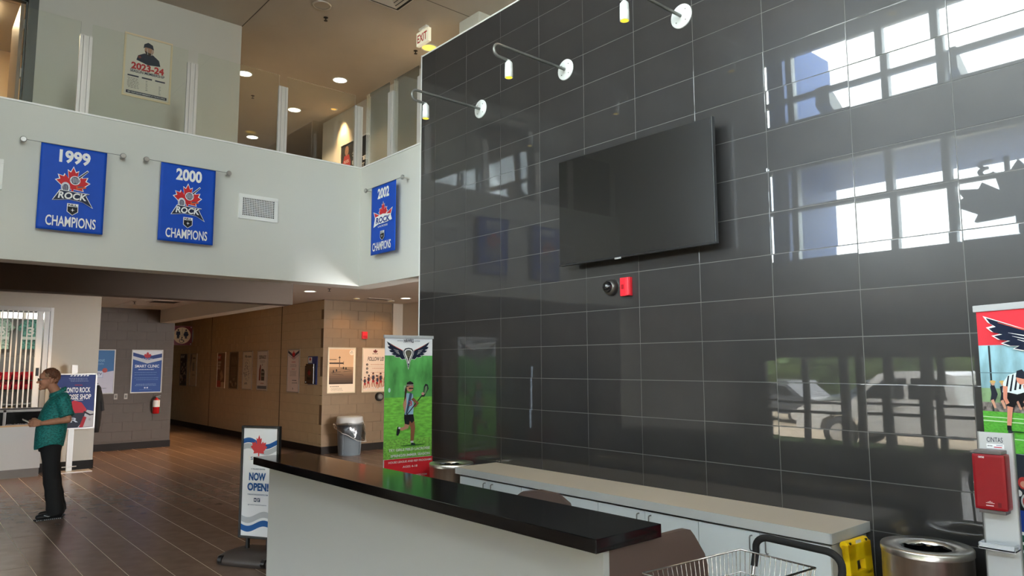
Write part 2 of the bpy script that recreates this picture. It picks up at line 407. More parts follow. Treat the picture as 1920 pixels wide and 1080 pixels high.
# --- balcony bulkhead, return and their soffits
struct(MB().box((-1.3, YBK, ZB0), (XB-.012, YBK+.31, ZB1)).box((XB-.012, YBK, ZB0), (XB+.30, YBK+.31, ZB1)).build('wall_balcony', PAINT))
sbox('wall_return', (XB-.012, 7.215, ZB0), (XB+.30, YBK, ZB1), PAINT)
struct(MB().box((-1.3, YBK-.012, ZB1), (XB+.3, YBK+.32, ZB1+.018)).build('trim_1', TRIMW))
struct(MB().box((XB-.024, 7.22, ZB1), (XB+.31, YBK-.012, ZB1+.018)).build('trim_2', TRIMW))
sbox('floor_upper', (-1.3, YBK+.31, ZB1-.3), (8.0, 18.2, ZB1-.01), mat('grey_carpet', (96, 92, 88), .9, bump=.4, bscale=400))
sbox('floor_upper_right', (XB+.30, 3.0, ZB1-.3), (6.75, YBK+.31, ZB1-.01), MATS['grey_carpet'])

# --- upper floor: ceiling, back wall with door, hall walls
ce = struct(MB().box((-1.3, -7, ZC), (8.8, 18.2, ZC+.15)).build('ceiling', CEIL))
b = MB()
b.box((3.696, -7, ZC-.004), (3.706, 10.6, ZC+.01)); b.box((3.7, 8.095, ZC-.003), (6.2, 8.103, ZC+.01))
b.build('ceiling_joint', mat('shadow_joint', (92, 86, 78), .8), ce)
W2 = 10.6
struct(MB().box((1.0, W2, ZB1-.02), (3.70, W2+.13, ZC)).box((-1.3, W2, ZB1-.02), (.04, W2+.13, ZC)).box((.04, W2, 6.50), (1.0, W2+.13, ZC)).build('wall_upper', PAINT2))
struct(MB().box((3.57, W2+.13, ZB1-.02), (3.70, 17.8, ZC)).build('wall_hall_left', PAINT2))
struct(MB().box((6.65, 8.35, ZB1-.02), (6.78, 13.9, ZC)).box((6.78, 13.8, ZB1-.02), (7.9, 13.9, ZC)).build('wall_hall_right', PAINT2))
struct(MB().box((7.9, 13.8, ZB1-.02), (8.0, 17.8, ZC)).build('wall_hall_far', mat('hall_dark_brown', (120, 104, 86), .7)))  # far hall walls darker than the other upper walls
struct(MB().box((6.65, -7, ZLOW), (6.78, 8.35, ZC)).build('wall_behind_tiles', PAINT2))
sbox('wall_hall_end', (3.5, 17.6, ZB1-.02), (8.0, 17.8, ZC), MATS['hall_dark_brown'])
sbox('wall_column', (6.17, 7.87, ZB1-.02), (6.65, 8.35, ZC), PAINT)
# office behind the upper door
WARMW = mat('warm_wall', (206, 178, 140), .7)
struct(MB().box((-1.25, 14.0, ZB1), (3.57, 14.1, ZC)).box((1.95, W2+.13, ZB1), (2.05, 14, ZC)).build('wall_office', WARMW))
dr = struct(MB().box((1.0, W2-.025, ZB1), (1.11, W2+.15, 6.60), .004).box((-.07, W2-.025, ZB1), (.04, W2+.15, 6.60), .004).box((.04, W2-.025, 6.50), (1.0, W2+.15, 6.60), .004).build('door_1', mat('grey_door_frame', (88, 90, 84), .5)))
MB().box((.985, W2+.07, ZB1), (1.0, W2+.15, 6.5)).box((.04, W2+.07, 6.485), (1.0, W2+.15, 6.5)).build('stop', MATS['grey_door_frame'], dr)
MB().box((.935, W2+.15, ZB1+.01), (.975, W2+1.08, 6.485), .003).build('door_leaf', mat('taupe_door', (150, 128, 106), .4), dr)
for z in (4.95, 5.55, 6.2):
    MB().box((.972, W2+.10, z-.06), (.99, W2+.16, z+.06)).tube([(.975, W2+.155, z-.06), (.975, W2+.155, z+.06)], .009).build('hinge', STEEL, dr)

# --- lower lobby: soffits, beams, block walls
struct(MB().box((-1.3, YBK+.31, ZLOW), (8.8, 11.12, ZLOW+.1)).box((4.87, 11.12, ZLOW), (8.8, 26.4, ZLOW+.1)).box((XB+.3, 3, ZLOW), (8.8, YBK+.31, ZLOW+.1)).build('ceiling_lower', CEIL))
struct(MB().box((-1.3, 11.12, 2.81), (4.87, 11.42, ZLOW+.1)).build('trim_3', DARKB))
struct(MB().box((4.57, 11.42, 2.81), (4.87, YC, ZLOW+.1)).build('trim_4', mat('soffit_paint', (208, 200, 186), .6)))
ca = struct(MB().box((-1.3, 11.42, ZACT+.02), (4.57, YC, ZACT+.06)).build('ceiling_panels', mat('ceiling_grid', (206, 202, 194), .6)))
am = MB().box((.012, .012, 0), (.598, 1.208, .02)).mesh('panel', mat('mineral_panel', (196, 190, 178), .9, bump=.6, bscale=300))
for i in range(10):
    for j in range(5):
        inst(am, 'panel', ca, (-1.3+.6*i-.03, 11.43+1.22*j, ZACT))
# shop wall with its opening
struct(MB().box((2.10, YF, 0), (2.84, YF+.14, ZACT)).box((-1.3, YF, 2.84), (2.10, YF+.14, ZACT)).box((-1.3, YF, 0), (2.10, YF+.14, 1.0)).box((-1.3, YF, 1.0), (.1, YF+.14, 2.84)).build('wall_shop', SHOPW))
sbox('wall_shop_side', (2.70, YF+.14, 0), (2.84, YC, ZACT), SHOPW)
struct(MB().box((-1.3, YF-.012, 0), (2.852, YF, .15)).box((2.84, YF-.012, 0), (2.852, YC, .15)).build('baseboard_shop', BASE))

def block_wall(name, o_, ax, L, H, M, limit, J=None, y_in=0.):
    """o_: origin; ax: 'x' face toward -y running +x, or 'y' face toward -x running +y"""
    th = .12; J = J or CMUJ
    if ax == 'x': wl = sbox(name, (o_[0], o_[1]+.006, 0), (o_[0]+L, o_[1]+th, H), J)
    else: wl = sbox(name, (o_[0]+.006, o_[1]+y_in, 0), (o_[0]+th, o_[1]+L, H), J)
    far = MB(); cache = {}
    for j in range(int(H/.2)+1):
        z = j*.2; h = min(.2, H-z)
        if h < .03: continue
        x = -.2 if j % 2 else 0.
        while x < L-.01:
            a = max(x, 0); e = min(x+.4, L); ww = e-a
            if ww > .03:
                k = (round(ww, 3), round(h, 3))
                if ax == 'x': bb = ((.003, 0, .003), (ww-.003, .02, h-.003)); loc = (o_[0]+a, o_[1]+random.uniform(-.0008, .0008), z)
                else: bb = ((0, .003, .003), (.02, ww-.003, h-.003)); loc = (o_[0]+random.uniform(-.0008, .0008), o_[1]+a, z)
                if a < limit:
                    if k not in cache: cache[k] = MB().box(*bb, .003).mesh('block', M)
                    inst(cache[k], 'block', wl, loc)
                else: far.at(loc); far.box(*bb)
            x += .4
    far.at()
    if far.v: fo = far.build('block', M, wl); fo['kind'] = 'stuff'
    return wl
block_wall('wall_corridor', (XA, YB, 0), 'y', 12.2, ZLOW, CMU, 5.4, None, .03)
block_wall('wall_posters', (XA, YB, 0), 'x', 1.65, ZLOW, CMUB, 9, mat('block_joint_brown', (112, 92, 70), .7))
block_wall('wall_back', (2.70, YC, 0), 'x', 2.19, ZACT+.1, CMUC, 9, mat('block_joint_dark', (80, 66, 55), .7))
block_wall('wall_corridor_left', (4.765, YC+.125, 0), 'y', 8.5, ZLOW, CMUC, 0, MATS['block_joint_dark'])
sbox('wall_corridor_end', (4.8, 25.9, 0), (8.8, 26.1, ZLOW), CMU)
struct(MB().box((8.45, YB-.05, 0), (8.8, YB+.12, ZLOW)).build('wall_drywall', SHOPW))
sbox('wall_far_right', (8.7, 3.0, 0), (8.82, YB, ZLOW), SHOPW)
struct(MB().box((XA-.012, YB-.012, 0), (XA, 26, .15)).build('baseboard_corridor', BASE))
struct(MB().box((XA-.012, YB-.012, 0), (8.45, YB, .15)).build('baseboard_posters', BASE))
struct(MB().box((2.852, YC-.012, 0), (4.902, YC, .15)).build('baseboard_back', BASE))
for i, y in enumerate((16.09, 20.93)):
    struct(MB().box((XA-.004, y-.02, .15), (XA+.004, y+.02, ZLOW)).build('trim_%d' % (5+i), mat('control_joint', (96, 84, 66), .7)))

# --- glass front: upper wall at x = -1 with two bands of windows, doors further out
XF = -1.0
mull = [5.95, 5.43, 4.0, 3.27, 1.82, 1.09, -.36, -1.09, -2.54, -3.27, -4.7, -5.95]
struct(MB().box((XF-.22, 5.95, 2.9), (XF, 18, ZC)).box((XF-.22, -7, 6.75), (XF, 5.95, ZC)).box((XF-.22, -7, 5.05), (XF, 5.95, 5.60))
       .box((XF-.22, -7, 2.9), (XF, 5.95, 3.38)).box((XF-.22, -7, 2.9), (XF, -5.95, ZC)).build('wall_left', PAINT))
FR = mat('window_frame', (206, 210, 208), .35, metal=.2)
for n, (z0, z1, tr) in enumerate(((5.60, 6.75, [6.02]), (3.38, 5.05, [4.22, 4.88]))):
    wn = MB()
    for y in mull: wn.box((XF-.17, y-.05, z0), (XF-.05, y+.05, z1))
    for z in [z0+.02, z1-.02]+tr: wn.box((XF-.165, -5.95, z-.035), (XF-.055, 5.95, z+.035))
    wo_ = struct(wn.build('window_%d' % (n+1), FR))
    for a, e in zip(mull[:-1], mull[1:]):
        MB().box((XF-.113, e+.05, z0+.03), (XF-.107, a-.05, z1-.03)).build('pane', WGLASS, wo_)
struct(MB().box((-5.3, -7, 2.9), (XF-.22, 9, 3.1)).build('ceiling_vestibule', CEIL))
XD = -5.0
posts = [9.0, 7.42, 6.61, 6.295, 5.73, 5.05, 4.82, 4.20, 3.6, 2.8, 2.1, 1.3, .6, -.2, -.9, -1.7, -2.4, -3.2, -4.0, -5, -6.9]
wd_ = [1.5, .10, .15, .12, .16, .20, .10, .12]+[.12]*12+[.2]
dn = MB(); gl = []
for y, ww in zip(posts, wd_): dn.box((XD-.06, y-ww/2, 0), (XD+.06, y+ww/2, 2.9))
dn.box((XD-.06, -6.9, 1.935), (XD+.06, 9, 2.9)); dn.box((XD-.06, -6.9, 0), (XD+.06, 9, .27))
DKF = mat('dark_door_frame', (46, 46, 46), .4, metal=.3)
do = struct(dn.build('door_2', DKF))
for a, e, wa, we in zip(posts[:-1], posts[1:], wd_[:-1], wd_[1:]):
    MB().box((XD-.005, e+we/2, .27), (XD+.005, a-wa/2, 1.935)).build('pane', DGLASS, do)
    if a-e > .5: MB().box((XD+.06, e+we/2, 1.03), (XD+.10, a-wa/2, 1.08)).box((XD+.06, e+we/2, .83), (XD+.10, a-wa/2, .89)).build('push_bar', DKF, do)
sbox('wall_vestibule_end', (-5.3, 9.0, 0), (-1.0, 9.12, 3.1), PAINT2)
sbox('wall_front_lower', (-1.3, 9.12, 0), (-1.15, 18, ZLOW), SHOPW)
struct(MB().box((-5.3, -7.15, 0), (-1, -7, ZC)).box((4.75, -4.6, 0), (6.7, -4.5, ZC)).box((-1.0, -4.6, 0), (4.75, -4.5, 3.4)).box((-1.0, -4.6, 6.8), (4.75, -4.5, ZC)).box((1.0, -4.6, 3.4), (4.75, -4.5, 6.8)).build('wall_near_end', PAINT))
wn = MB()
for x in (-.96, .96): wn.box((x-.04, -4.62, 3.4), (x+.04, -4.5, 6.8))
for z in (3.44, 5.1, 6.76): wn.box((-1.0, -4.61, z-.04), (1.0, -4.51, z+.04))
wo_ = struct(wn.build('window_3', FR))  # unseen window, added to let more daylight into the lobby
for x in (-.92,):
    for z in (3.48, 5.14): MB().box((x, -4.563, z), (x+1.84, -4.557, z+1.58)).build('pane', WGLASS, wo_)

# ================================================================ railings
def railing(name, label, posts_, axis, gap):
    t = thing(name, label, 'railing', (0, 0, 0))
    for q in posts_:
        p_ = MB()
        c = (q, YBK+.06) if axis == 'x' else (XB+.03, q)
        for dx, dy, a, e in ((0, 0, .026, .022), (-.045, 0, .016, .02), (.045, 0, .016, .02)):
            if axis == 'y': dx, dy, a, e = dy, dx, e, a
            p_.box((c[0]+dx-a, c[1]+dy-e, ZB1+.018), (c[0]+dx+a, c[1]+dy+e, 5.45), .003)
        p_.build('post', ALU, t)
    for a, e in zip(posts_[:-1], posts_[1:]):
        if axis == 'x': MB().box((a+.055, YBK+.055, ZB1+.03), (e-.055, YBK+.066, 5.60)).build('glass_panel', GLASS, t)
        else: MB().box((XB+.024, a+.055, ZB1+.03), (XB+.036, e-.055, 5.60)).build('glass_panel', GLASS, t)
    if axis == 'y': MB().box((XB+.024, posts_[-1]+.055, ZB1+.03), (XB+.036, 8.66, 5.60)).build('glass_panel', GLASS, t)
    return t
railing('glass_railing', 'long glass balcony railing with silver posts above the two left blue banners', [-.88, .25, 1.37, 2.49, 3.62, 4.72], 'x', 0)
railing('glass_railing', 'short glass balcony railing beside the black tiled wall', [7.28, 7.99], 'y', 0)

# ================================================================ lamps in the ceilings
def spot(parent, loc, power, col, size=70, blend=.6, rot=(0, 0, 0), rad=.05):
    l = bpy.data.lights.new('lamp_light', 'SPOT'); l.energy = power; l.color = col; l.spot_size = R(size); l.spot_blend = blend; l.shadow_soft_size = rad
    o = bpy.data.objects.new('lamp_light', l); COL.objects.link(o); o.parent = parent; o.location = loc; o.rotation_euler = rot
WARM = (1, .74, .45)
def downlight(x, y, z, label, power, r=.115, lens=LITE, col=WARM, size=110, group=None, tilt=(0, 0, 0)):
    t = thing('downlight', label, 'ceiling light', (x, y, z), 0, group)
    MB().lathe([(r+.018, 0.004), (r+.016, -.006), (r, -.006), (r-.004, .004)], 24, False).build('trim_ring', LAMPW, t)
    MB().lathe([(r-.002, .0), (.001, -.004)], 24, False).build('lens', lens, t)
    if power: spot(t, (0, 0, -.03), power, col, size, .8, tilt)
    return t
UP = 'lit downlights along the upper hall'
downlight(4.39, 12.35, ZC-.004, 'lit round downlight just right of the upper wall corner, seen through glass', 34, .12)
downlight(5.82, 11.52, ZC-.004, 'large lit downlight alone on the brown ceiling above the railing glass', 34, .12)
downlight(5.83, 13.51, ZC-.004, 'lit downlight behind the glass right of the third silver post', 34, .12)
downlight(5.84, 15.79, ZC-.004, 'farthest lit downlight low behind the railing glass', 34, .12)
downlight(6.3, 9.35, ZC-.004, 'warm downlight half hidden by the top edge of the black wall', 40, .12, LITY)
downlight(5.79, 4.05, ZC-.004, 'warm downlight in the lobby ceiling above the black wall, seen only in the railing glass', 40, .12, LITY)
downlight(5.68, 2.06, ZC-.004, 'warm downlight farther along the lobby ceiling above the black wall', 40, .12, LITY)
t = thing('downlight', 'unlit round can downlight with steel reflector at the top of the picture', 'ceiling light', (4.34, 9.21, ZC-.004))
MB().lathe([(.135, .004), (.133, -.008), (.112, -.008), (.09, .10)], 24, False).build('reflector', STEEL, t)
MB().lathe([(.112, -.002), (.07, .06), (.001, .06)], 24, False).build('lens', mat('grey_lens', (120, 118, 112), .5), t)
downlight(5.82, 12.54, ZLOW-.004, 'lit flush downlight left of the block wall corner under the balcony', 8, .10)
downlight(7.97, 12.61, ZLOW-.004, 'lit flush downlight near the black wall edge under the balcony', 8, .10)
downlight(1.55, 14.2, ZACT-.004, 'downlight washing the shop wall above the barred window', 26, .08, LITY, (1, .62, .3), 95)
for y, pw in ((23.1, 16), (20.9, 16), (19.95, 60), (17.6, 55), (15.4, 70)):
    t = downlight(XA-.55, y, ZLOW-.004, 'small corridor ceiling lamp %s' % {23.1: 'above the farthest pair of posters', 20.9: 'at the far control joint', 19.95: 'above the brown and red poster', 17.6: 'between the cream and white posters', 15.4: 'above the ticket poster near the corner'}[y], 0, .06, LITY, group='wall washers along the corridor')
    spot(t, (0, 0, -.04), pw, (1, .58, .26), 80, .9, (0, R(32), 0), .04)
for x, pw in ((7.22, 5), (8.05, 5)):
    t = downlight(x, YB-.6, ZLOW-.004, 'ceiling lamp above the %s' % ('rowers poster', 'FOLLOW US poster')[x > 7.5], 0, .06, LITY, group='wall washers over the two posters')
    spot(t, (0, 0, -.04), pw, (1, .60, .28), 85, .9, (R(30), 0, 0), .04)
t = thing('office_light', 'ceiling light in the office behind the upper door', 'ceiling light', (.45, 12.4, ZC-.01))
MB().box((-.3, -.3, -.02), (.3, .3, .008)).build('diffuser', mat('panel_light', (255, 226, 184), .5, emit=6), t)
t = downlight(6.42, 12.95, ZC-.004, 'small warm lamp at the edge of the upper hall ceiling above the black poster', 0, .06, LITD)
spot(t, (0, 0, -.04), 26, (1, .62, .3), 70, .9, (0, R(-14), 0))
# sprinklers, diffusers, exit sign
for x, y, z, lb in ((4.55, 9.51, ZC, 'dark sprinkler head beside the unlit can light'), (6.2, 9.6, ZC, 'dark sprinkler head beside the top edge of the black wall'),
                    (4.9, 13.3, ZC, 'small sprinkler head behind the railing glass'), (5.9, 11.9, ZLOW, 'tiny sprinkler under the balcony soffit'), (3.55, 15.6, ZACT, 'sprinkler head in the panel ceiling beside the dark vent')):
    t = thing('sprinkler', lb, 'sprinkler', (x, y, z))
    MB().lathe([(.035, 0), (.034, -.006), (.01, -.01)], 14).build('escutcheon', mat('dark_bronze', (52, 46, 40), .4, metal=.6), t)
    MB().tube([(0, 0, 0), (0, 0, -.05)], .008).lathe([(.028, -.052), (.028, -.048)], 12).build('deflector', MATS['dark_bronze'], t)
t = thing('air_diffuser', 'square white ceiling air diffuser with nested louvres at the top edge', 'vent', (4.95, 8.32, ZC))
MB().box((-.31, -.31, -.004), (.31, .31, .002)).build('backing', mat('vent_dark', (34, 30, 27), .9), t)
for k, (a, z) in enumerate(((.31, -.012), (.235, -.03), (.165, -.036), (.1, -.04), (.045, -.042))):
    f = MB(); wv = .028
    f.add([(-a, -a, z), (a, -a, z), (a, a, z), (-a, a, z), (-a+wv, -a+wv, z+.022), (a-wv, -a+wv, z+.022), (a-wv, a-wv, z+.022), (-a+wv, a-wv, z+.022)],
          [(0, 1, 5, 4), (1, 2, 6, 5), (2, 3, 7, 6), (3, 0, 4, 7)])
    f.build('louvre', mat('vent_paint', (214, 206, 192), .5), t)
for x, y, z, lb, s_ in ((7.6, 13.1, ZLOW, 'dark linear ceiling vent under the balcony above the two posters', (.55, .2)), (4.0, 15.2, ZACT, 'dark square return vent in the panel ceiling', (.55, .55))):
    t = thing('air_vent', lb, 'vent', (x, y, z))
    MB().box((-s_[0]/2, -s_[1]/2, -.012), (s_[0]/2, s_[1]/2, .002), .004).build('frame', CEIL, t)
    MB().box((-s_[0]/2+.04, -s_[1]/2+.04, -.014), (s_[0]/2-.04, s_[1]/2-.04, -.006)).build('grille', MATS['vent_dark'], t)
t = thing('exit_sign', 'white illuminated exit sign with red letters hanging from the upper ceiling', 'sign', (5.84, 8.82, ZC))
MB().box((-.03, -.10, -.03), (.03, .10, 0), .004).tube([(0, 0, -.03), (0, 0, -.06)], .02).build('canopy', TRIMW, t)
MB().box((-.028, -.16, -.27), (.028, .16, -.055), .004).build('housing', mat('exit_housing', (244, 238, 214), .4, emit=.07), t)
p = Print(); p.text('EXIT', .025, .035, .285, .165, (190, 40, 30), .02); p.build('lettering', t, (-.028, .16, -.265), (0, 0, -PI/2))

# ================================================================ champions banners
def banner(name, year, label, loc, rotz, second):
    """cloth hung on a cable between two wall pins; origin top left of the cloth, hanging .1 off the wall"""
    W_, H_ = .605, .905
    t = thing(name, label, 'banner', loc, rotz, 'champions banners on the balcony wall')
    rr = random.Random(year); a1, a2, ph = rr.uniform(1, 2), rr.uniform(2, 4), rr.uniform(0, 6)
    wf = lambda x, z: .0014*math.sin(6*a1*x+ph+1.5*z)*(-z) + .0012*math.sin(9*x+a2*z)*(-z)
    if second: wf = lambda x, z: 0.0
    nx, nz_ = 20, 28; vs = []; fs = []
    for j in range(nz_+1):
        for i in range(nx+1):
            x = W_*i/nx; z = -H_*j/nz_
            vs.append((x, wf(x, z), z))
    for j in range(nz_):
        for i in range(nx): q = j*(nx+1)+i; fs.append((q, q+1, q+nx+2, q+nx+1))
    o = MB().add(vs, fs, True).build('cloth', mat('banner_blue', (14, 76, 186), .55, spec=.3, var=.05, vscale=5), t)
    md = o.modifiers.new('thick', 'SOLIDIFY'); md.thickness = .003; md.offset = 1
    p = Print(.0010, .0035); p.warp = wf
    p.text(str(year), .165, -.185, .45, -.045, WHITE, .04)
    if not second: rock_logo(p, .30, -.475, .32)
    else:
        p.leaf(.31, -.415, .23, WHITE, .27); p.leaf(.31, -.413, .205, RED, .245)
        for f in (-1, 1): p.poly([(.31+f*.08, -.40), (.31+f*.24, -.34), (.31+f*.20, -.43), (.31+f*.1, -.45)], WHITE); p.poly([(.31+f*.09, -.405), (.31+f*.22, -.355), (.31+f*.19, -.425), (.31+f*.1, -.44)], RED)
        p.poly([(.08, -.55), (.12, -.42), (.31, -.395), (.50, -.42), (.54, -.50), (.42, -.515), (.2, -.52)], WHITE); p.text('ROCK', .14, -.51, .49, -.43, (40, 64, 140), .04, .1); p.text('LACROSSE', .2, -.565, .44, -.54, WHITE, .01)
    shield(p, .31, -.665 if not second else -.67, .09)
    p.text('CHAMPIONS', .075, -.865, .53, -.755, WHITE, .018)
    p.build('print', t)
    for x in (-.155, W_+.155):
        MB().tube([(x, .099, -.005), (x, -.006, -.005)], .008).build('standoff', STEEL, t)
        MB().at((x, -.004, -.005), (PI/2, 0, 0)).lathe([(.028, -.012), (.03, -.006), (.03, .008), (.024, .013)], 20).build('knob', mat('knob_steel', (170, 168, 164), .3, metal=.8), t)
    MB().tube([(-.155, -.008, -.004), (W_+.155, -.008, -.004)], .0028, 6).build('cable', GREYMET, t)
    MB().tube([(.01, .004, -.006), (W_-.01, .004, -.006)], .004, 8).build('rod', GREYMET, t)
    return t
banner('champions_banner', 1999, 'blue 1999 champions banner, leftmost on the grey balcony wall', (1.005, YBK-.10, 4.135), 0, False)
banner('champions_banner', 2000, 'blue 2000 champions banner between the 1999 banner and the wall grille', (2.155, YBK-.10, 4.142), 0, False)
banner('champions_banner', 2002, 'blue 2002 champions banner on the bright return beside the black wall', (XB-.012-.10, 8.22, 4.16), -PI/2, True)

def grille(label, x, z0, wd_, h):
    t = thing('wall_grille', label, 'vent', (x, YBK, z0))
    f = MB(); bw = .045
    for a in ((0, 0, wd_, bw), (0, h-bw, wd_, h), (0, bw, bw, h-bw), (wd_-bw, bw, wd_, h-bw)): f.box((a[0], -.022, a[1]), (a[2], .003, a[3]), .004)
    f.build('frame', TRIMW, t)
    MB().box((bw, -.004, bw), (wd_-bw, .001, h-bw)).build('backing', MATS['vent_dark'], t)
    vm = MB().box((-.0035, -.014, bw), (.0035, -.004, h-bw)).mesh('bar', TRIMW); hm = MB().box((bw, -.018, -.003), (wd_-bw, -.012, .003)).mesh('bar', TRIMW)
    n = int((wd_-2*bw)/.021)
    for k in range(1, n): inst(vm, 'bar', t, (bw+(wd_-2*bw)*k/n, 0, 0))
    n = int((h-2*bw)/.021)
    for k in range(1, n): inst(hm, 'bar', t, (0, 0, bw+(h-2*bw)*k/n))
grille('white square-mesh air grille on the grey wall right of the 2000 banner', 3.08, 3.625, .49, .31)
grille('white air grille cut by the left picture edge beside the 1999 banner', .22, 3.6, .49, .31)

# ================================================================ wall arm lamps, screen, camera, strobe
def arm_lamp(y, z, label):
    t = thing('arm_lamp', label, 'wall lamp', (XB-.011, y, z), 0, 'arm lamps on the black wall')
    MB().at((0, 0, 0), (0, -PI/2, 0)).lathe([(.102, 0), (.102, .006), (.096, .011), (.02, .011), (.02, .014)], 32).build('wall_plate', LAMPW, t)
    s_ = MB()
    for a in (45, 135, 225, 315): s_.at((-.011, .065*math.cos(R(a)), .065*math.sin(R(a))), (0, -PI/2, 0)).lathe([(.006, 0), (.005, .003)], 8)
    s_.at().build('screw', GREYMET, t)
    rb = .055; L = .845; pts = [(-.005, 0, 0)]
    for k in range(13):
        a = PI/2+PI*k/12; pts.append((-L+rb*math.cos(a), 0, -rb+rb*math.sin(a)))
    pts += [(-L+.09, 0, -2*rb-.004)]
    MB().tube(pts, .0135, 10).build('arm', GREYMET, t)
    x = -L+.105
    MB().tube([(x-.03, 0, -2*rb-.004), (x+.02, 0, -2*rb-.006)], .011).tube([(x+.012, 0, -2*rb-.006), (x+.012, 0, -2*rb-.03)], .012).build('knuckle', LAMPW, t)
    MB().lathe([(.02, -2*rb-.012), (.034, -2*rb-.03), (.036, -2*rb-.085), (.033, -2*rb-.088), (.036, -2*rb-.091), (.037, -2*rb-.165), (.031, -2*rb-.165)], 20, True, True, (x+.012, 0)).build('lamp_head', LAMPW, t)
    MB().lathe([(.032, -2*rb-.1652), (.001, -2*rb-.1662)], 20, False, True, (x+.012, 0)).build('bulb', mat('bulb_glow', (255, 224, 66), .5, emit=.22), t)
    spot(t, (x+.012, 0, -2*rb-.18), 7, (1, .8, .5), 60, .6)
arm_lamp(6.02, 4.65, 'curved-arm lamp nearest the glass railing on the black wall')
arm_lamp(4.69, 4.67, 'curved-arm lamp in the middle, above the left half of the screen')
arm_lamp(3.34, 4.69, 'curved-arm lamp whose arm leaves the top edge above the screen')
arm_lamp(1.98, 4.70, 'curved-arm lamp out of view, seen only mirrored in the upper black tiles')

t = thing('television', 'large dark flat-screen television mounted on the black tiled wall', 'television', (4.60, 3.82, 2.725))
TW, TH = .832, .985
MB().box((0, -TW, 0), (.035, TW, TH), .004).build('housing', BLACKP, t)
MB().box((-.003, -TW+.008, .016), (.001, TW-.008, TH-.008)).build('screen', mat('dark_screen', (13, 12, 11), .26, spec=1.0, coat=.5), t)
MB().box((-.004, -TW, 0), (.0, TW, .013)).build('lower_bezel', mat('bezel_grey', (60, 60, 60), .25, metal=.6), t)
MB().box((-.008, .09, -.010), (.0, .16, .004)).build('logo_tab', mat('tab_silver', (205, 205, 205), .3, metal=.6), t)
MB().box((.035, -.3, .2), (.16, .3, .26)).box((.035, -.3, .7), (.16, .3, .76)).box((.12, -.35, .12), (.149, .35, .85)).build('wall_mount', BLACKP, t)
t = thing('dome_camera', 'dark security dome camera on the black wall below the screen', 'camera', (XB-.012, 4.15, 2.50))
MB().at((0, 0, 0), (0, -PI/2, 0)).lathe([(.072, 0), (.07, .03), (.062, .05), (.05, .056)], 28).build('base', mat('gunmetal', (88, 84, 80), .35, metal=.7), t)
MB().sphere((-.055, 0, .0), .05, 20, 14).build('dome', mat('smoked_dome', (22, 22, 24), .04, spec=.8), t)
t = thing('fire_strobe', 'red fire alarm strobe beside the dome camera on the black wall', 'alarm', (XB-.012, 3.975, 2.49))
MB().box((-.035, -.055, -.08), (0, .055, .08), .006).build('housing', mat('alarm_red', (226, 36, 50), .4), t)
MB().box((-.05, -.052, -.078), (-.03, -.012, .078), .01).build('strobe_lens', mat('alarm_red2', (235, 60, 70), .25), t)
MB().box((-.037, .015, -.02), (-.034, .04, .02)).build('label_plate', mat('alarm_dark', (160, 18, 30), .4), t)

# ================================================================ posters upstairs
def d2324(p, w_, h_):
    p.rect(.02, .02, w_-.02, h_-.02, (226, 219, 206))
    cx = w_*.5
    p.poly([(cx-.15, h_-.36), (cx-.13, h_-.29), (cx-.05, h_-.24), (cx+.06, h_-.24), (cx+.14, h_-.30), (cx+.16, h_-.38), (cx, h_-.40)], (38, 46, 66))
    p.disc(cx-.11, h_-.31, .02, (120, 60, 60)); p.limb([(cx-.02, h_-.25), (cx+.02, h_-.25)], [.07, .07], (40, 46, 64))
    p.disc(cx+.005, h_-.185, .058, (176, 132, 108), .075); p.poly([(cx-.05, h_-.20), (cx-.03, h_-.255), (cx+.02, h_-.262), (cx+.055, h_-.21), (cx+.03, h_-.225), (cx, h_-.22)], (60, 42, 34))
    p.poly([(cx-.068, h_-.17), (cx-.06, h_-.11), (cx-.01, h_-.075), (cx+.05, h_-.10), (cx+.066, h_-.165), (cx+.02, h_-.15), (cx-.04, h_-.15)], (36, 44, 60))
    p.limb([(cx-.02, h_-.165), (cx-.01, h_-.25)], [.006, .006], (210, 210, 210)); p.limb([(cx+.05, h_-.165), (cx+.035, h_-.25)], [.006, .006], (210, 210, 210))
    p.text('2023-24', cx-.21, h_-.50, cx+.21, h_-.40, (196, 48, 52), .04)
    p.text('SEASON MEMBERSHIP', cx-.22, h_-.545, cx+.22, h_-.505, (44, 52, 80), .012)
    p.rects([(.06, h_-.61, .20, h_-.59), (.24, h_-.61, .37, h_-.59), (.41, h_-.61, .54, h_-.59)], (52, 56, 74))
    p.lines(.06, .21, h_-.64, (120, 112, 104), 7, .022, .006); p.lines(.29, .32, h_-.64, (90, 90, 96), 7, .022, .006, 3); p.lines(.46, .49, h_-.68, (90, 90, 96), 6, .022, .006, 4)
    p.rect(.05, .045, w_-.05, .085, (40, 46, 70)); p.text('GET YOUR PLAYOFF MEMBERSHIP AT THE BOX OFFICE', .07, .055, w_-.07, .074, (236, 234, 228), .02)
frame_poster('framed_poster', 'framed 2023-24 season membership poster behind the railing glass upstairs', .62, .90, d2324, (2.11, W2, 5.515), 0, mat('pale_frame', (232, 214, 178), .35, metal=.3), .024)
def delite(p, w_, h_):
    p.rect(.02, .02, w_-.02, h_-.02, (40, 42, 44))
    p.limb([(.26, h_-.62), (.27, h_-.42), (.27, h_-.26)], [.36, .34, .2], (170, 56, 58)); p.disc(.27, h_-.17, .08, (150, 118, 104), .10, 16); p.text('ROCK', .17, h_-.42, .37, h_-.36, (220, 200, 196))
    for k, s_ in enumerate(('ARE', 'YOU', 'ELITE')): p.text(s_, .50, h_-.29-.11*k, .50+.14*len(s_)*.8, h_-.21-.11*k, (222, 222, 214), .04)
    p.text('PROVE IT', .50, h_-.66, 1.0, h_-.56, (190, 188, 182), .04)
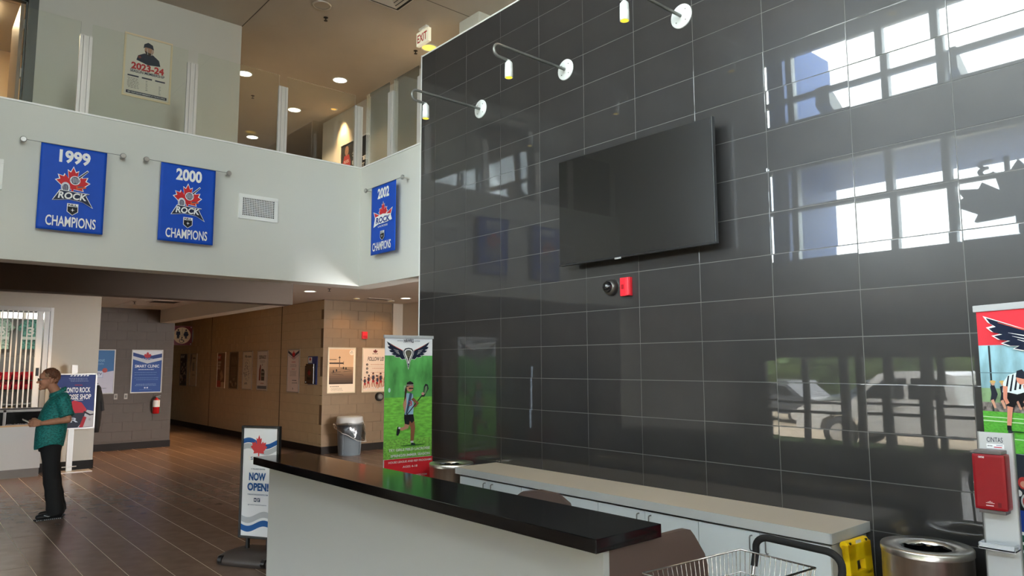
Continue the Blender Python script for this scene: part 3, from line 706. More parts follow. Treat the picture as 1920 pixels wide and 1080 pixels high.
frame_poster('framed_poster', 'framed black ARE YOU ELITE poster with a player in red on the upper hall wall', 1.15, .80, delite, (6.65, 13.05, 5.50), -PI/2, TRIMW, .03)

# ================================================================ reception desk, back counter
LAM = mat('grey_laminate', (190, 191, 187), .45, bump=.1, bscale=300, spec=.35)
TAUPE = mat('taupe_laminate', (104, 87, 80), .5, spec=.35)
ang = -math.atan2(2.36-2.325, 6.0-2.18)
t = thing('reception_desk', 'long reception desk with black gloss top and pale grey front', 'desk', (2.36, 2.18, 0), -ang)
L = 3.82
MB().box((0, 0, 1.008), (.46, L, 1.07), .003).build('countertop', mat('black_laminate', (12, 12, 13), .10, spec=.42), t)
MB().box((.10, .05, 0), (.14, L-.10, 1.008)).build('front_panel', LAM, t)
ep = [(.14, 0), (.92, 0), (.92, .70), (.915, .77), (.885, .85), (.80, .955), (.765, .988), (.735, .996), (.70, .998), (.14, .998)]
MB().prism(ep, .05, .08).build('end_panel', TAUPE, t)
MB().prism(ep, L-.13, L-.10).build('end_panel', TAUPE, t)
MB().box((.14, .08, .70), (.80, L-.13, .74)).build('work_surface', mat('worktop_beige', (206, 196, 182), .35, spec=.4), t)
t = thing('worktop', 'long beige worktop with pale grey edge along the black wall', 'worktop', (0, 0, 0))
MB().box((4.235, 2.045, .772), (XB-.013, 5.755, .832), .002).build('slab', MATS['worktop_beige'], t)
MB().box((4.229, 2.043, .771), (4.2355, 5.757, .8325)).box((4.229, 2.039, .771), (XB-.013, 2.0455, .8325)).build('edge_band', LAM, t)
DOORM = mat('cabinet_laminate', (216, 221, 219), .4, spec=.4)
def cabinet(y0, y1, label):
    t = thing('base_cabinet', label, 'cabinet', (4.275, y0, 0), 0, 'cabinets under the beige worktop')
    d = XB-.02-4.275; W_ = y1-y0
    b = MB().box((0, .001, .09), (d, .02, .755)).box((0, W_-.02, .09), (d, W_-.001, .755)).box((0, .02, .09), (d, W_-.02, .11)).box((d-.012, .02, .11), (d, W_-.02, .755)).box((0, .02, .735), (d, W_-.02, .755))
    b.build('carcass', LAM, t)
    MB().box((.06, .004, 0), (d, W_-.004, .09)).build('toe_kick', BLACKP, t)
    MB().box((-.012, 0.0, .757), (d, W_, .771)).build('shadow_rail', BLACKP, t)
    for a, e, hy in ((.003, W_/2-.0015, W_/2-.055), (W_/2+.0015, W_-.003, W_/2+.055)):
        dd = MB().box((-.02, a, .095), (-.001, e, .752), .0015).build('door', DOORM, t)
        pts = [(-.02, hy, .73)]
        for k in range(7): an = PI/2*k/6; pts.append((-.035-.013*math.sin(an), hy, .73-.013*(1-math.cos(an))))
        pts += [(-.048, hy, .65), (-.035, hy, .635), (-.02, hy, .635)]
        MB().tube(pts, .0045, 8).build('handle', GREYMET, dd)
ys = [2.062, 2.98, 3.905, 4.81, 5.715]
for k, lb in enumerate(('pale grey base cabinet at the right end of the beige worktop, behind the wire cart', 'pale grey base cabinet second from the right under the beige worktop',
                        'pale grey base cabinet behind the brown chair back', 'pale grey base cabinet at the far left end beside the steel bin')):
    cabinet(ys[k], ys[k+1], lb)

# office chair between the counters: the top of its back shows over the black countertop
t = thing('office_chair', 'brown office chair behind the reception desk, only its rounded back top showing', 'chair', (3.22, 3.56, -.0), R(-60))
CHF = mat('brown_vinyl', (88, 72, 66), .5)
bp_ = [(-.22, .50), (.22, .50), (.24, .62), (.24, .80), (.21, .89), (.13, .95), (.0, .97), (-.13, .95), (-.21, .89), (-.24, .80), (-.24, .62)]
MB().prism(bp_, .20, .26).build('backrest', CHF, t)
MB().box((-.25, -.25, .43), (.25, .22, .50), .03).build('seat', CHF, t)
MB().tube([(0, .0, .10), (0, 0, .43)], .025).tube([(0, .12, .44), (0, .27, .46), (0, .275, .70)], .02).build('post', BLACKP, t)
for k in range(5):
    a = 2*PI*k/5
    lg = MB().tube([(0, 0, .11), (.28*math.cos(a), .28*math.sin(a), .07)], [.025, .016]).build('leg', BLACKP, t)
    MB().at((.28*math.cos(a), .28*math.sin(a), .03), (PI/2, 0, a)).lathe([(.03, -.02), (.03, .02)], 12).build('caster', BLACKP, lg)
for s_ in (-1, 1): MB().tube([(s_*.24, .1, .46), (s_*.29, .1, .48), (s_*.29, .08, .66), (s_*.29, -.12, .67)], .016).build('armrest', BLACKP, t)

# ================================================================ wire cart
t = thing('wire_cart', 'chrome wire basket cart with black foam push handle in the foreground', 'cart', (2.45, 2.0, 0), R(-5))
Wx, Wy, ZT = .655, .385, .95
def bpt(a, b, f): # basket tapers downward
    k = .10*f; return (k*Wx+(Wx-2*k*Wx)*a, -(k*Wy+(Wy-2*k*Wy)*b), ZT-.32*f)
def ring(f): return [bpt(0, 0, f), bpt(1, 0, f), bpt(1, 1, f), bpt(0, 1, f), bpt(0, 0, f)]
bk = MB().tube(ring(0), .0045, 8)
bk.build('rim', CHROME, t)
for f in (.30, .62, 1.0): MB().tube(ring(f), .003, 6).build('rail_wire', CHROME, t)
def wire(p, q):
    return MB().tube([p, q], .0021, 6)
for side in range(4):
    n = 22 if side % 2 == 0 else 14
    for k in range(n+1 if side % 2 == 0 else n):
        c = k/n
        if side % 2 and k == 0: continue
        e = ((c, 0), (1, c), (c, 1), (0, c))[side]
        wire(bpt(*e, 0), bpt(*e, 1)).build('wire', CHROME, t)
for k in range(1, 14): wire(bpt(0, k/14, 1), bpt(1, k/14, 1)).build('wire', CHROME, t)
hx = Wx+.115; h0, h1 = -.005, -.44
pts = [(hx-.02, h0, .86), (hx, h0, .925)]
for k in range(9): a = PI/2*k/8; pts.append((hx+.0, h0-.075*(1-math.cos(a)), .945+.055*math.sin(a)))
for k in range(9): a = PI/2*k/8; pts.append((hx, h1+.075*(1-math.sin(a)), .945+.055*math.cos(a)))
pts += [(hx, h1, .925), (hx-.02, h1, .86), (hx-.04, h1, .78)]
MB().tube(pts, .0165, 12).build('foam_handle', mat('black_foam', (26, 26, 27), .8, bump=.4, bscale=300), t)
for y in (h0, h1):
    MB().tube([(hx-.02, y, .87), (hx-.10, y, .52), (Wx-.02, y*.9-.01, .12)], .009).build('frame_tube', CHROME, t)
    MB().tube([(hx-.10, y, .52), (.06, y*.85-.02, .58)], .008).tube([(.08, y*.85-.02, .58), (.02, y*.85-.02, .12)], .008).build('frame_tube', CHROME, t)
    MB().tube([(.02, y*.85-.02, .12), (Wx-.02, y*.9-.01, .12)], .008).build('frame_tube', CHROME, t)
    for x in (.02, Wx-.02): MB().at((x, y*.87-.015, .055), (PI/2, 0, 0)).lathe([(.055, -.014), (.055, .014)], 18).build('wheel', BLACKP, t)

# ================================================================ folded yellow floor sign
t = thing('wet_floor_sign', 'folded yellow plastic floor sign leaning between the worktop end and the steel bin', 'sign', (4.425, 1.905, -.0), R(-4))
t.scale = (1, 1, .955)
YEL = mat('safety_yellow', (246, 205, 16), .4)
for k, (dy, lean) in enumerate(((0, R(-7)), (.035, R(-3)))):
    f = MB().at((0, dy, 0), (lean, 0, 0))
    f.box((-.13, -.012, .0), (-.06, .012, .58), .006).box((.06, -.012, 0), (.13, .012, .58), .006).box((-.13, -.012, .08), (.13, .012, .60), .006)
    f.box((-.13, -.012, .60), (-.045, .012, .80), .006).box((.045, -.012, .60), (.13, .012, .80), .006).box((-.13, -.012, .70), (.13, .012, .80), .006).box((-.125, -.012, .58), (.125, .012, .64), .006)
    f.build('panel', YEL, t)
MB().at((0, -.0, 0), (R(-7), 0, 0)).tube([(-.12, .0, .80), (.12, 0, .80)], .026, 12).build('hinge', YEL, t)
f = MB().at((0, 0, 0), (R(-7), 0, 0)); f.box((-.12, -.020, .12), (.12, -.012, .565), .006); f.build('raised_face', YEL, t)
f = MB().at((0, -.0, 0), (R(-7), 0, 0))
for x in (-.10, .085): f.box((x, -.029, .785), (x+.016, -.02, .815))
f.build('slot', mat('slot_dark', (50, 40, 8), .7), t)
f = MB().at((0, 0, 0), (R(-7), 0, 0)).box((-.03, -.0285, .78), (.03, -.0265, .82)); f.build('sticker', ink((226, 214, 190)), t)
p = Print(); p.text('Caution', -.05, .505, .03, .54, (30, 26, 10), .02, .2); p.text('CAUTION', -.085, .40, .085, .45, (214, 172, 8), .03); p.text('WET FLOOR', -.085, .33, .085, .38, (214, 172, 8), .03)
p.disc(0, .22, .05, (214, 172, 8)); p.build('lettering', t, (0, -.0215, 0), (R(-7), 0, 0))

# ================================================================ bins
def steel_bin(x, y, label, rz=0):
    t = thing('steel_bin', label, 'bin', (x, y, 0), rz, 'round stainless bins by the black wall')
    MB().lathe([(.222, 0), (.222, .03), (.226, .035), (.226, .78), (.230, .785)], 48, False).build('body', STEEL, t)
    MB().lathe([(.230, .783), (.231, .812), (.226, .82), (.14, .814), (.128, .806), (.126, .77)], 48, False).build('rim', STEEL, t)
    lm = MB(); rr = random.Random(4); n = 32; vs = []; fs = []
    prof = [(.128, .800), (.122, .79), (.125, .74), (.118, .60), (.0, .56)]
    for r_, z in prof:
        for k in range(n): q = r_+rr.uniform(-.006, .004) if r_ > 0 else 0; vs.append((q*math.cos(2*PI*k/n), q*math.sin(2*PI*k/n), z+rr.uniform(-.006, .006)))
    for i in range(len(prof)-1):
        for k in range(n): fs.append((i*n+k, i*n+(k+1) % n, (i+1)*n+(k+1) % n, (i+1)*n+k))
    lm.add(vs, fs).build('liner', mat('black_bag', (10, 10, 11), .22, spec=.6), t)
    return t
sb = steel_bin(4.425, 1.60, 'round stainless steel bin beside the red sanitizer stand')
dup(sb, (4.455, 6.13, 0), .8, 'round stainless steel bin at the far end of the beige worktop')

t = thing('grey_bin', 'grey plastic bin with clear bag at the block wall corner', 'bin', (7.22, 13.5, 0))
GB = mat('grey_plastic', (112, 120, 126), .4)
MB().lathe([(.215, 0), (.225, .02), (.26, .60), (.27, .62), (.25, .62)], 36).build('body', GB, t)
for k in range(4): 
    a = k*PI/2+.5; MB().box((-.012, -.006, .03), (.012, .008, .55)).build('rib', GB, t, (.245*math.cos(a), .245*math.sin(a), 0), (0, 0, a+PI/2))
MB().lathe([(.275, .62), (.28, .64), (.262, .76), (.252, .775), (.0, .785)], 36).build('lid', mat('light_grey_plastic', (186, 186, 184), .35), t)
bag = glass_mat('clear_bag', (214, 216, 218), 3.6, 1.5)
rr = random.Random(11); n = 44; vs = []; fs = []
prof = [(.283, .655), (.30, .63), (.315, .58), (.325, .52), (.325, .46), (.315, .42)]
for i, (r_, z) in enumerate(prof):
    for k in range(n):
        a = 2*PI*k/n; dz = (.16*math.sin(a-.9)*(i/5) if i else 0)
        q = r_+(.02*math.sin(a*9+i)+rr.uniform(-.008, .012))*(.3+i*.18); vs.append((q*math.cos(a), q*math.sin(a), z+dz+.008*math.sin(5*a)))
for i in range(len(prof)-1):
    for k in range(n): fs.append((i*n+k, i*n+(k+1) % n, (i+1)*n+(k+1) % n, (i+1)*n+k))
bgo = MB().add(vs, fs, True).build('bag', bag, t)
ring_ = [vs[5*n+k] for k in range(n)]+[vs[5*n]]
MB().tube(ring_, .005, 6).build('bag_hem', mat('bag_hem', (205, 205, 202), .3), t)

# ================================================================ sanitizer stand
t = thing('sanitizer_stand', 'white hand sanitizer stand with red dispenser beside the right banner', 'stand', (3.82, 1.127, .015), -PI/2)
t.scale = (.955, .955, 1)
MB().box((0, 0, .02), (.135, .022, 1.495), .002).build('board', ALUW, t)
MB().box((-.005, .0, .02), (.0, .026, 1.497)).box((.135, 0, .02), (.140, .026, 1.497)).build('side_rail', mat('rail_grey', (150, 150, 150), .35, metal=.4), t)
MB().box((-.14, -.17, -.015), (.275, .12, .02), .006).build('base', ALUW, t)
rd = mat('dispenser_red', (138, 10, 24), .35, spec=.3)
dp = MB().box((-.012, -.085, 1.16), (.122, -.002, 1.405), .012).build('dispenser', rd, t)
MB().box((-.002, -.088, 1.405), (.112, -.002, 1.42), .004).build('cap', mat('dispenser_grey', (96, 88, 86), .4), dp); MB().box((.0, -.075, 1.143), (.11, -.002, 1.16), .004).build('nozzle', MATS['dispenser_grey'], dp)
p = Print(); p.text('CINTAS', .016, 1.386, .04, 1.394, WHITE, .04)
p.polys([[(.035+.0075*k, 1.19+.004*k), (.07-.0075*k, 1.19+.004*k), (.07-.0075*k, 1.192+.004*k), (.035+.0075*k, 1.192+.004*k)] for k in range(3)], (236, 200, 204)); p.lines(.035, .07, 1.178, (230, 190, 196), 1, .01, .004)
p.rect(.084, 1.176, .098, 1.196, (110, 10, 24)); p.build('lettering', dp, (0, -.0855, 0))
ty = MB().box((-.012, -.075, .985), (.135, 0, .993)).box((-.012, -.075, .985), (.135, -.069, 1.012), .002).box((-.012, -.075, .985), (-.006, 0, 1.012), .002).box((.129, -.075, .985), (.135, 0, 1.012), .002)
ty.build('drip_tray', mat('tray_plastic', (196, 200, 206), .25), t)
p = Print(); p.text('CINTAS', .032, 1.452, .098, 1.474, (58, 62, 76), .01); p.rect(.030, 1.424, .102, 1.444, (236, 236, 238)); p.lines(.07, .1, 1.437, (120, 120, 150), 1, .01, .003); p.lines(.06, .1, 1.428, (206, 60, 80), 1, .01, .004); p.text('germs', .033, 1.431, .055, 1.438, (50, 50, 70), .02, .2)
p.build('lettering', t)

# ================================================================ roll-up banners
def wing(p, x, z, s_, f):
    outer = [(0, -.02), (.10, .06), (.52, .33), (.485, .24), (.44, .19), (.50, .17), (.46, .11), (.39, .075), (.46, .055), (.41, .0), (.33, -.02), (.39, -.05), (.33, -.09), (.26, -.095), (.30, -.13), (.22, -.16), (.16, -.15), (.10, -.22), (0, -.2)]
    p.poly([(x+f*a*s_*1.05, z+(b+.004)*s_*1.08) for a, b in outer], WHITE)
    p.poly([(x+f*a*s_, z+b*s_) for a, b in outer], (26, 34, 56))
    p.limb([(x+f*.06*s_, z+.045*s_), (x+f*.25*s_, z+.15*s_), (x+f*.42*s_, z+.25*s_)], [.012*s_, .016*s_, .006*s_], (214, 92, 74))
    for a, b, l in ((.20, .04, .14), (.19, -.01, .12), (.17, -.06, .1)): p.limb([(x+f*a*s_, z+b*s_), (x+f*(a+l)*s_, z+(b+.055)*s_)], [.014*s_, .004*s_], WHITE)
def lax_head(p, x, z, s_):
    sh = [(0, -.42), (.05, -.18), (.13, .02), (.14, .13), (.09, .2), (0, .22), (-.09, .2), (-.14, .13), (-.13, .02), (-.05, -.18)]
    for k, c in ((1.22, WHITE), (1.1, (26, 34, 56)), (.92, WHITE)): p.poly([(x+a*s_*k, z+b*s_*k) for a, b in sh], c)
    p.poly([(x+a*s_*.68, z+.02*s_+b*s_*.66) for a, b in sh], (70, 68, 62))
    for k in range(4): p.limb([(x-.07*s_, z+(.1-.05*k)*s_), (x+.07*s_, z+(.1-.05*k)*s_)], [.008*s_]*2, (196, 190, 150))
    p.limb([(x, z-.30*s_), (x, z-.36*s_)], [.04*s_, .004*s_], (26, 34, 56))
def rollup(name, label, W_, H_, draw, loc, rotz):
    t = thing(name, label, 'banner', loc, rotz)
    wf = lambda x, z: 0.0
    vs = []; fs = []; nx, nz_ = 8, 16
    for j in range(nz_+1):
        for i in range(nx+1): x = W_*i/nx; z = .09+(H_-.12)*j/nz_; vs.append((x, wf(x, z), z))
    for j in range(nz_):
        for i in range(nx): q = j*(nx+1)+i; fs.append((q, q+1, q+nx+2, q+nx+1))
    o = MB().add(vs, fs, True).build('sheet', mat('banner_back', (96, 96, 98), .6), t)
    md = o.modifiers.new('thick', 'SOLIDIFY'); md.thickness = .001; md.offset = 1
    MB().box((-.012, -.012, H_-.034), (W_+.012, .012, H_), .005).build('top_rail', ALUW, t)
    MB().box((-.02, -.05, 0), (W_+.02, .08, .09), .02).build('base', mat('silver_base', (176, 176, 178), .3, metal=.7), t)
    for x in (-.12, W_+.02): MB().box((x if x < 0 else W_-.05, -.13, 0), ((.05 if x < 0 else W_+.12)-0, -.05, .012), .004).build('foot', MATS['silver_base'], t)
    MB().tube([(W_/2, .05, .05), (W_/2, .02, H_-.02)], .008).build('support_pole', GREYMET, t)
    p = Print(.0004, .0012); p.warp = lambda x, z: wf(x, z)-.001; draw(p, W_, H_); p.build('print', t)
    return t
def blur_green(p, W_, z0, z1, seed, cols, n=26, rx=(.05, .12), rz=(.06, .16)):
    rr = random.Random(seed)
    for k in range(n):
        a, b = rr.uniform(.03, W_-.03), rr.uniform(z0, z1); q = min(rr.uniform(*rx), a, W_-a); h = min(rr.uniform(*rz), b-z0, z1-b)
        if q > .01 and h > .01: p.disc(a, b, q, rr.choice(cols), h, 14)
def d_girl(p, W_, H_):
    cols = 14
    p.rect(0, .09, W_, H_-.03, (246, 247, 250)); p.rect(0, .09, W_, .60, (232, 46, 54)); p.aff = (1, .79, 0, .515); p.rect(0, .40, W_, 1.79, (66, 158, 62))
    p.rect(0, 1.2, W_, 1.79, mat('photo_trees', (98, 184, 96), .55, var=.5, vscale=4.5, stretch=(1.4, 1, .6)))
    p.disc(.06, 1.32, .014, (190, 225, 225), .03); p.rect(.235, 1.3, .262, 1.38, (150, 196, 150))
    p.rect(0, .40, W_, 1.22, mat('photo_grass', (126, 206, 78), .55, var=.3, vscale=14, stretch=(1, 1, 3)))
    p.rect(0, .40, W_, .66, mat('photo_grass_near', (134, 200, 80), .55, var=.4, vscale=40, stretch=(1, 1, 2)))
    p.disc(.36, .565, .16, (70, 130, 44), .012)
    x = W_*.48
    wing(p, x+.035, 1.835, .44, 1); wing(p, x-.035, 1.835, .44, -1); lax_head(p, x+.0, 1.80, .40)
    p.text('HAWKS', x-.06, 1.965, x+.06, 2.015, (36, 42, 60), .03, arc=.008); p.text('HALTON HILLS', x-.14, 1.985, x-.068, 2.0, (120, 130, 145)); p.text('LACROSSE', x+.068, 1.985, x+.14, 2.0, (120, 130, 145))
    # running player
    sk = (204, 148, 118); sk2 = (150, 96, 70)
    p.limb([(.285, .92), (.262, .81), (.215, .795)], [.075, .055, .045], sk); p.limb([(.222, .79), (.17, .80)], [.04, .03], sk)
    p.limb([(.175, .825), (.165, .75), (.155, .71)], [.035, .04, .02], (34, 34, 40)); p.disc(.18, .81, .014, (225, 225, 225))
    p.limb([(.315, .93), (.345, .80), (.335, .62)], [.08, .055, .036], sk2); p.limb([(.335, .625), (.335, .60)], [.036, .036], (220, 222, 226)); p.limb([(.325, .588), (.375, .577)], [.028, .02], (38, 46, 62))
    p.poly([(.235, 1.0), (.345, 1.0), (.36, .90), (.33, .865), (.305, .90), (.295, .845), (.245, .86), (.235, .93)], (30, 28, 34))
    p.limb([(.262, 1.23), (.24, 1.12), (.255, 1.03), (.26, .985)], [.045, .045, .035, .03], sk)
    p.poly([(.255, 1.28), (.34, 1.26), (.35, 1.12), (.345, .985), (.24, .985), (.262, 1.12)], (156, 196, 216)); p.poly([(.30, 1.28), (.33, 1.27), (.30, 1.1), (.27, .99), (.25, .99)], (70, 84, 110))
    p.text('3', .29, 1.10, .33, 1.17, (196, 80, 96), .03)
    p.limb([(.245, .955), (.31, 1.04), (.46, 1.25)], [.012, .012, .014], (46, 46, 52)); p.limb([(.33, 1.2), (.40, 1.13), (.36, 1.085)], [.04, .032, .026], sk2)
    p.poly([(.44, 1.22), (.47, 1.26), (.475, 1.36), (.495, 1.40), (.525, 1.385), (.535, 1.33), (.51, 1.28), (.48, 1.22)], (40, 40, 48)); p.poly([(.475, 1.25), (.49, 1.36), (.515, 1.37), (.518, 1.32), (.495, 1.26)], (120, 150, 110)); p.disc(.462, 1.262, .018, (222, 160, 150), .02)
    p.poly([(.24, 1.33), (.265, 1.40), (.262, 1.30), (.25, 1.22), (.232, 1.16)], (66, 44, 36))
    p.disc(.30, 1.355, .042, sk, .06); p.poly([(.255, 1.36), (.26, 1.42), (.30, 1.44), (.34, 1.415), (.342, 1.37), (.30, 1.375)], (44, 38, 40)); p.limb([(.258, 1.385), (.342, 1.385)], [.014, .014], (190, 170, 160)); p.limb([(.285, 1.34), (.34, 1.34)], [.02, .016], (70, 40, 44))
    p.text('TRY GIRLS FIELD LACROSSE', .05, .50, W_-.035, .535, WHITE, .03); p.text('SPRING/SUMMER SEASON', .075, .425, W_-.035, .46, WHITE, .03)
    p.rect(0, .09, W_, .40, (232, 46, 54)); p.text('HOUSE LEAGUE AND REP PROGRAMS', .05, .345, W_-.012, .372, WHITE, .01); p.text('AGES 4-18', .22, .275, .40, .302, WHITE, .01); p.text('HALTONHAWKSLACROSSE.COM', .08, .15, .52, .175, WHITE, .01)
a = Vector((3.98, 6.70)); e = Vector((4.57, 6.665))
rollup('rollup_banner', 'green roll-up banner of a running lacrosse player at the far end of the desk', .59, 2.15, d_girl, (a.x, a.y, 0), math.atan2(e.y-a.y, e.x-a.x))
def d_ref(p, W_, H_):
    p.rect(0, .09, W_, H_-.03, (240, 240, 240)); p.rect(0, 1.915, W_, H_-.03, (226, 60, 72))
    p.rect(0, 1.58, W_, 1.915, mat('photo_sky_trees', (146, 188, 200), .55, var=.4, vscale=9, stretch=(1.2, 1, .5)))
    p.rect(0, 1.58, W_, 1.70, mat('photo_bank', (128, 158, 116), .55, var=.4, vscale=12)); p.rect(0, 1.575, W_, 1.63, mat('photo_crowd', (120, 112, 110), .55, var=.8, vscale=50))
    p.rects([(.055, 1.58, .066, 1.913), (.33, 1.58, .34, 1.913)], (52, 60, 62)); p.rect(0, 1.775, W_, 1.779, (110, 140, 150))
    p.rect(0, 1.39, W_, 1.585, mat('photo_turf', (92, 178, 62), .55, var=.25, vscale=60, stretch=(1, 1, 3))); p.rects([(0, 1.555, W_, 1.559), (0, 1.535, W_, 1.540), (0, 1.455, W_, 1.460)], (200, 228, 190))
    p.aff = (.5, .5, .04, 1.49-1.215*.5)
    # seated people by the fence
    for x in (.02, .13, .3, .42): p.limb([(x+.02, 1.50), (x+.05, 1.58), (x+.03, 1.66)], [.05, .07, .05], (40, 44, 56)); p.limb([(x+.02, 1.52), (x+.05, 1.44)], [.035, .025], (214, 160, 136)); p.disc(x+.04, 1.685, .022, (206, 160, 130)); p.disc(x+.04, 1.70, .034, (214, 180, 110), .014)
    # referee bending forward
    sk = (224, 150, 126)
    p.limb([(.245, 1.50), (.235, 1.42), (.215, 1.27)], [.07, .055, .045], sk); p.limb([(.215, 1.28), (.215, 1.23)], [.046, .046], (30, 32, 36)); p.limb([(.20, 1.222), (.255, 1.215)], [.03, .026], (60, 66, 72))
    p.limb([(.40, 1.52), (.42, 1.40), (.40, 1.24)], [.07, .055, .045], sk); p.limb([(.40, 1.25), (.42, 1.21)], [.05, .04], (30, 32, 36))
    p.poly([(.22, 1.62), (.44, 1.63), (.46, 1.50), (.36, 1.46), (.33, 1.54), (.29, 1.455), (.205, 1.47)], (26, 26, 30))
    bd = [(.175, 1.60), (.19, 1.70), (.25, 1.77), (.36, 1.80), (.46, 1.76), (.45, 1.62), (.33, 1.585), (.24, 1.60)]
    p.poly(bd, (226, 240, 242))
    p.polys([[(.20+.05*k, 1.60+.012*k), (.222+.05*k, 1.60+.012*k), (.262+.048*k, min(1.795, 1.765+.012*k)), (.245+.048*k, min(1.79, 1.76+.012*k))] for k in range(5)], (28, 34, 46))
    p.limb([(.21, 1.66), (.20, 1.54), (.225, 1.49)], [.05, .042, .04], sk); p.limb([(.42, 1.68), (.44, 1.56), (.40, 1.50)], [.05, .042, .04], sk)
    p.disc(.385, 1.735, .05, sk, .055); p.poly([(.33, 1.75), (.345, 1.81), (.40, 1.825), (.445, 1.78), (.44, 1.745), (.47, 1.73), (.40, 1.735)], (36, 42, 56))
    p.disc(.32, 1.225, .07, (40, 80, 34), .008)
    p.aff = (1, 1, 0, 0)
    p.aff = (1, .52, 0, 1.94); wing(p, .41, 0, .66, -1); wing(p, .47, 0, .66, 1); p.aff = (1, 1, 0, 0); lax_head(p, .44, 1.90, .42); p.aff = (.6, .52, 0, 1.12-.70*.52)
    # lower photo strip
    p.rect(0, .70, 1.5, 1.22, (44, 52, 62)); p.rects([(.0, .985, .06, 1.015), (.02, .96, .05, .985)], (60, 110, 180))
    for x in (.12, .34, .58): p.limb([(x, .70), (x+.01, .88)], [.2, .17], (26, 28, 34)); p.disc(x+.015, .965, .045, (190, 60, 60), .055); p.disc(x+.02, .955, .032, (216, 160, 140), .03); p.disc(x-.03, .87, .03, (230, 230, 230)); p.disc(x+.04, .80, .055, (200, 202, 206), .075); p.disc(x+.04, .80, .04, (190, 64, 70), .055)
    p.aff = (1, 1, 0, 0); p.rect(0, 1.03, W_, 1.13, (30, 66, 150)); p.rect(0, 1.015, W_, 1.03, WHITE); p.rect(0, .785, W_, 1.015, (16, 84, 62)); p.text('YOUTH', .03, .93, .5, .985, WHITE, .04); p.text('REGISTER', .12, .835, .7, .895, WHITE, .04)
    p.rect(0, .09, W_, .785, (196, 36, 60)); p.text('JOIN US TODAY', .13, .68, .7, .72, WHITE, .01)
rollup('rollup_banner', 'red roll-up banner of a bending striped referee at the right picture edge', .85, 2.12, d_ref, (4.22, 1.215, 0), math.atan2(-.894, -.447))

# ================================================================ swinger pavement sign
t = thing('pavement_sign', 'black framed NOW OPEN sign on a rubber base beyond the desk end', 'sign', (2.61, 7.02, 0), math.atan2(-.86, .51))
W_ = .43
for a in ((0, .20, .022, 1.25), (W_-.022, .20, W_, 1.25), (.022, .20, W_-.022, .222), (.022, 1.228, W_-.022, 1.25)):
    MB().box((a[0], -.02, a[1]), (a[2], .02, a[3]), .004).build('frame_bar', BLACKP, t)
MB().box((.02, -.008, .22), (W_-.02, .008, 1.23)).build('backing', BLACKP, t)
MB().tube([(.10, 0, .08), (.10, 0, .20)], .02, 12).build('spring_post', BLACKP, t); MB().tube([(W_-.10, 0, .08), (W_-.10, 0, .20)], .02, 12).build('spring_post', BLACKP, t)
RB = mat('rubber_base_brown', (66, 58, 54), .5, bump=.3, bscale=80)
b = MB(); vs = []; fs = []
for i, (k, z) in enumerate(((1, 0), (1, .045), (.86, .085), (.55, .105), (.2, .11))):
    for q in range(28):
        an = 2*PI*q/28; ca_, sa_ = math.cos(an), math.sin(an); e = .45
        vs.append((W_/2+.33*k*math.copysign(abs(ca_)**e, ca_), .24*k*math.copysign(abs(sa_)**e, sa_), z+.012*(1 if i == 1 and abs(ca_) > .7 else 0)))
for i in range(4):
    for q in range(28): fs.append((i*28+q, i*28+(q+1) % 28, (i+1)*28+(q+1) % 28, (i+1)*28+q))
fs.append(tuple(range(28))[::-1]); fs.append(tuple(range(112, 140)))
b.add(vs, fs, True).build('base', RB, t)
for x in (-.02, W_+.02): MB().at((x, -.2, .04), (PI/2, 0, PI/2)).lathe([(.04, -.02), (.04, .02)], 16).build('wheel', BLACKP, t)
p = Print(.0005, .0085)
x0, x1 = .022, W_-.022
p.rect(x0, .222, x1, 1.228, (240, 241, 244)); p.wave(x0, x1, 1.085, .03, .045, (32, 92, 160), .6, .0); p.wave(x0, x1, 1.03, .03, .05, (188, 192, 196), .6, .0); p.wave(x0, x1, .395, -.03, .055, (186, 190, 194), .4, 0); p.wave(x0, x1, .315, -.03, .055, (32, 92, 160), .4, 0)
p.leaf(.2, 1.01, .19, (214, 70, 74), .22); p.poly([(.08, .965), (.33, .965), (.31, .92), (.10, .92)], WHITE); p.text('SPORT', .11, .928, .30, .958, (50, 90, 140), .02); p.text('A VILLAGE CENTRE', .12, .838, .28, .85, (110, 120, 136))
p.text('NOW', .10, .735, .29, .81, (28, 84, 146), .04); p.text('OPEN!', .085, .64, .325, .715, (28, 84, 146), .04); p.text('TORONTOROCKSPORTS.COM', .09, .60, .32, .612, (60, 90, 130)); p.rects([(.165, .54, .195, .575), (.205, .54, .235, .575)], (30, 60, 90)); p.text('f', .21, .545, .23, .57, WHITE); p.disc(.18, .557, .009, WHITE); p.text('@TORONTOROCKATHLETICS', .10, .505, .31, .516, (70, 90, 120))
p.build('print', t)

# ================================================================ framed posters on the block walls
PW, PH, PZ = .645, .965, 1.225
WF = mat('wood_gold_frame', (214, 196, 164), .35, metal=.35)
def cposter(y, label, draw, fc=SNAP): return frame_poster('framed_poster', label, PW, PH, draw, (XA, y+PW/2, PZ), -PI/2, fc)
def mosaic(p, w_, h_, z0, z1, cols, seed, n=46):
    rr = random.Random(seed)
    for k in range(n):
        x, z = rr.uniform(.05, w_-.12), rr.uniform(z0, z1-.08)
        p.poly([(x, z), (x+rr.uniform(.03, .09), z+rr.uniform(-.02, .02)), (x+rr.uniform(.03, .09), z+rr.uniform(.04, .1)), (x-.01, z+rr.uniform(.03, .08))], rr.choice(cols))
def d_p1(p, w_, h_):
    p.rect(.02, .02, w_-.02, h_-.02, (52, 44, 48)); mosaic(p, w_, h_, .06, .78, [(214, 206, 200), (186, 170, 160), (70, 60, 66), (36, 34, 44), (150, 96, 70)], 2, 60)
    p.text('SPORT', .12, .84, .5, .92, (230, 226, 220), .03); 
cposter(23.4, 'crowded black and white action poster farthest down the corridor', d_p1, BLACKP)
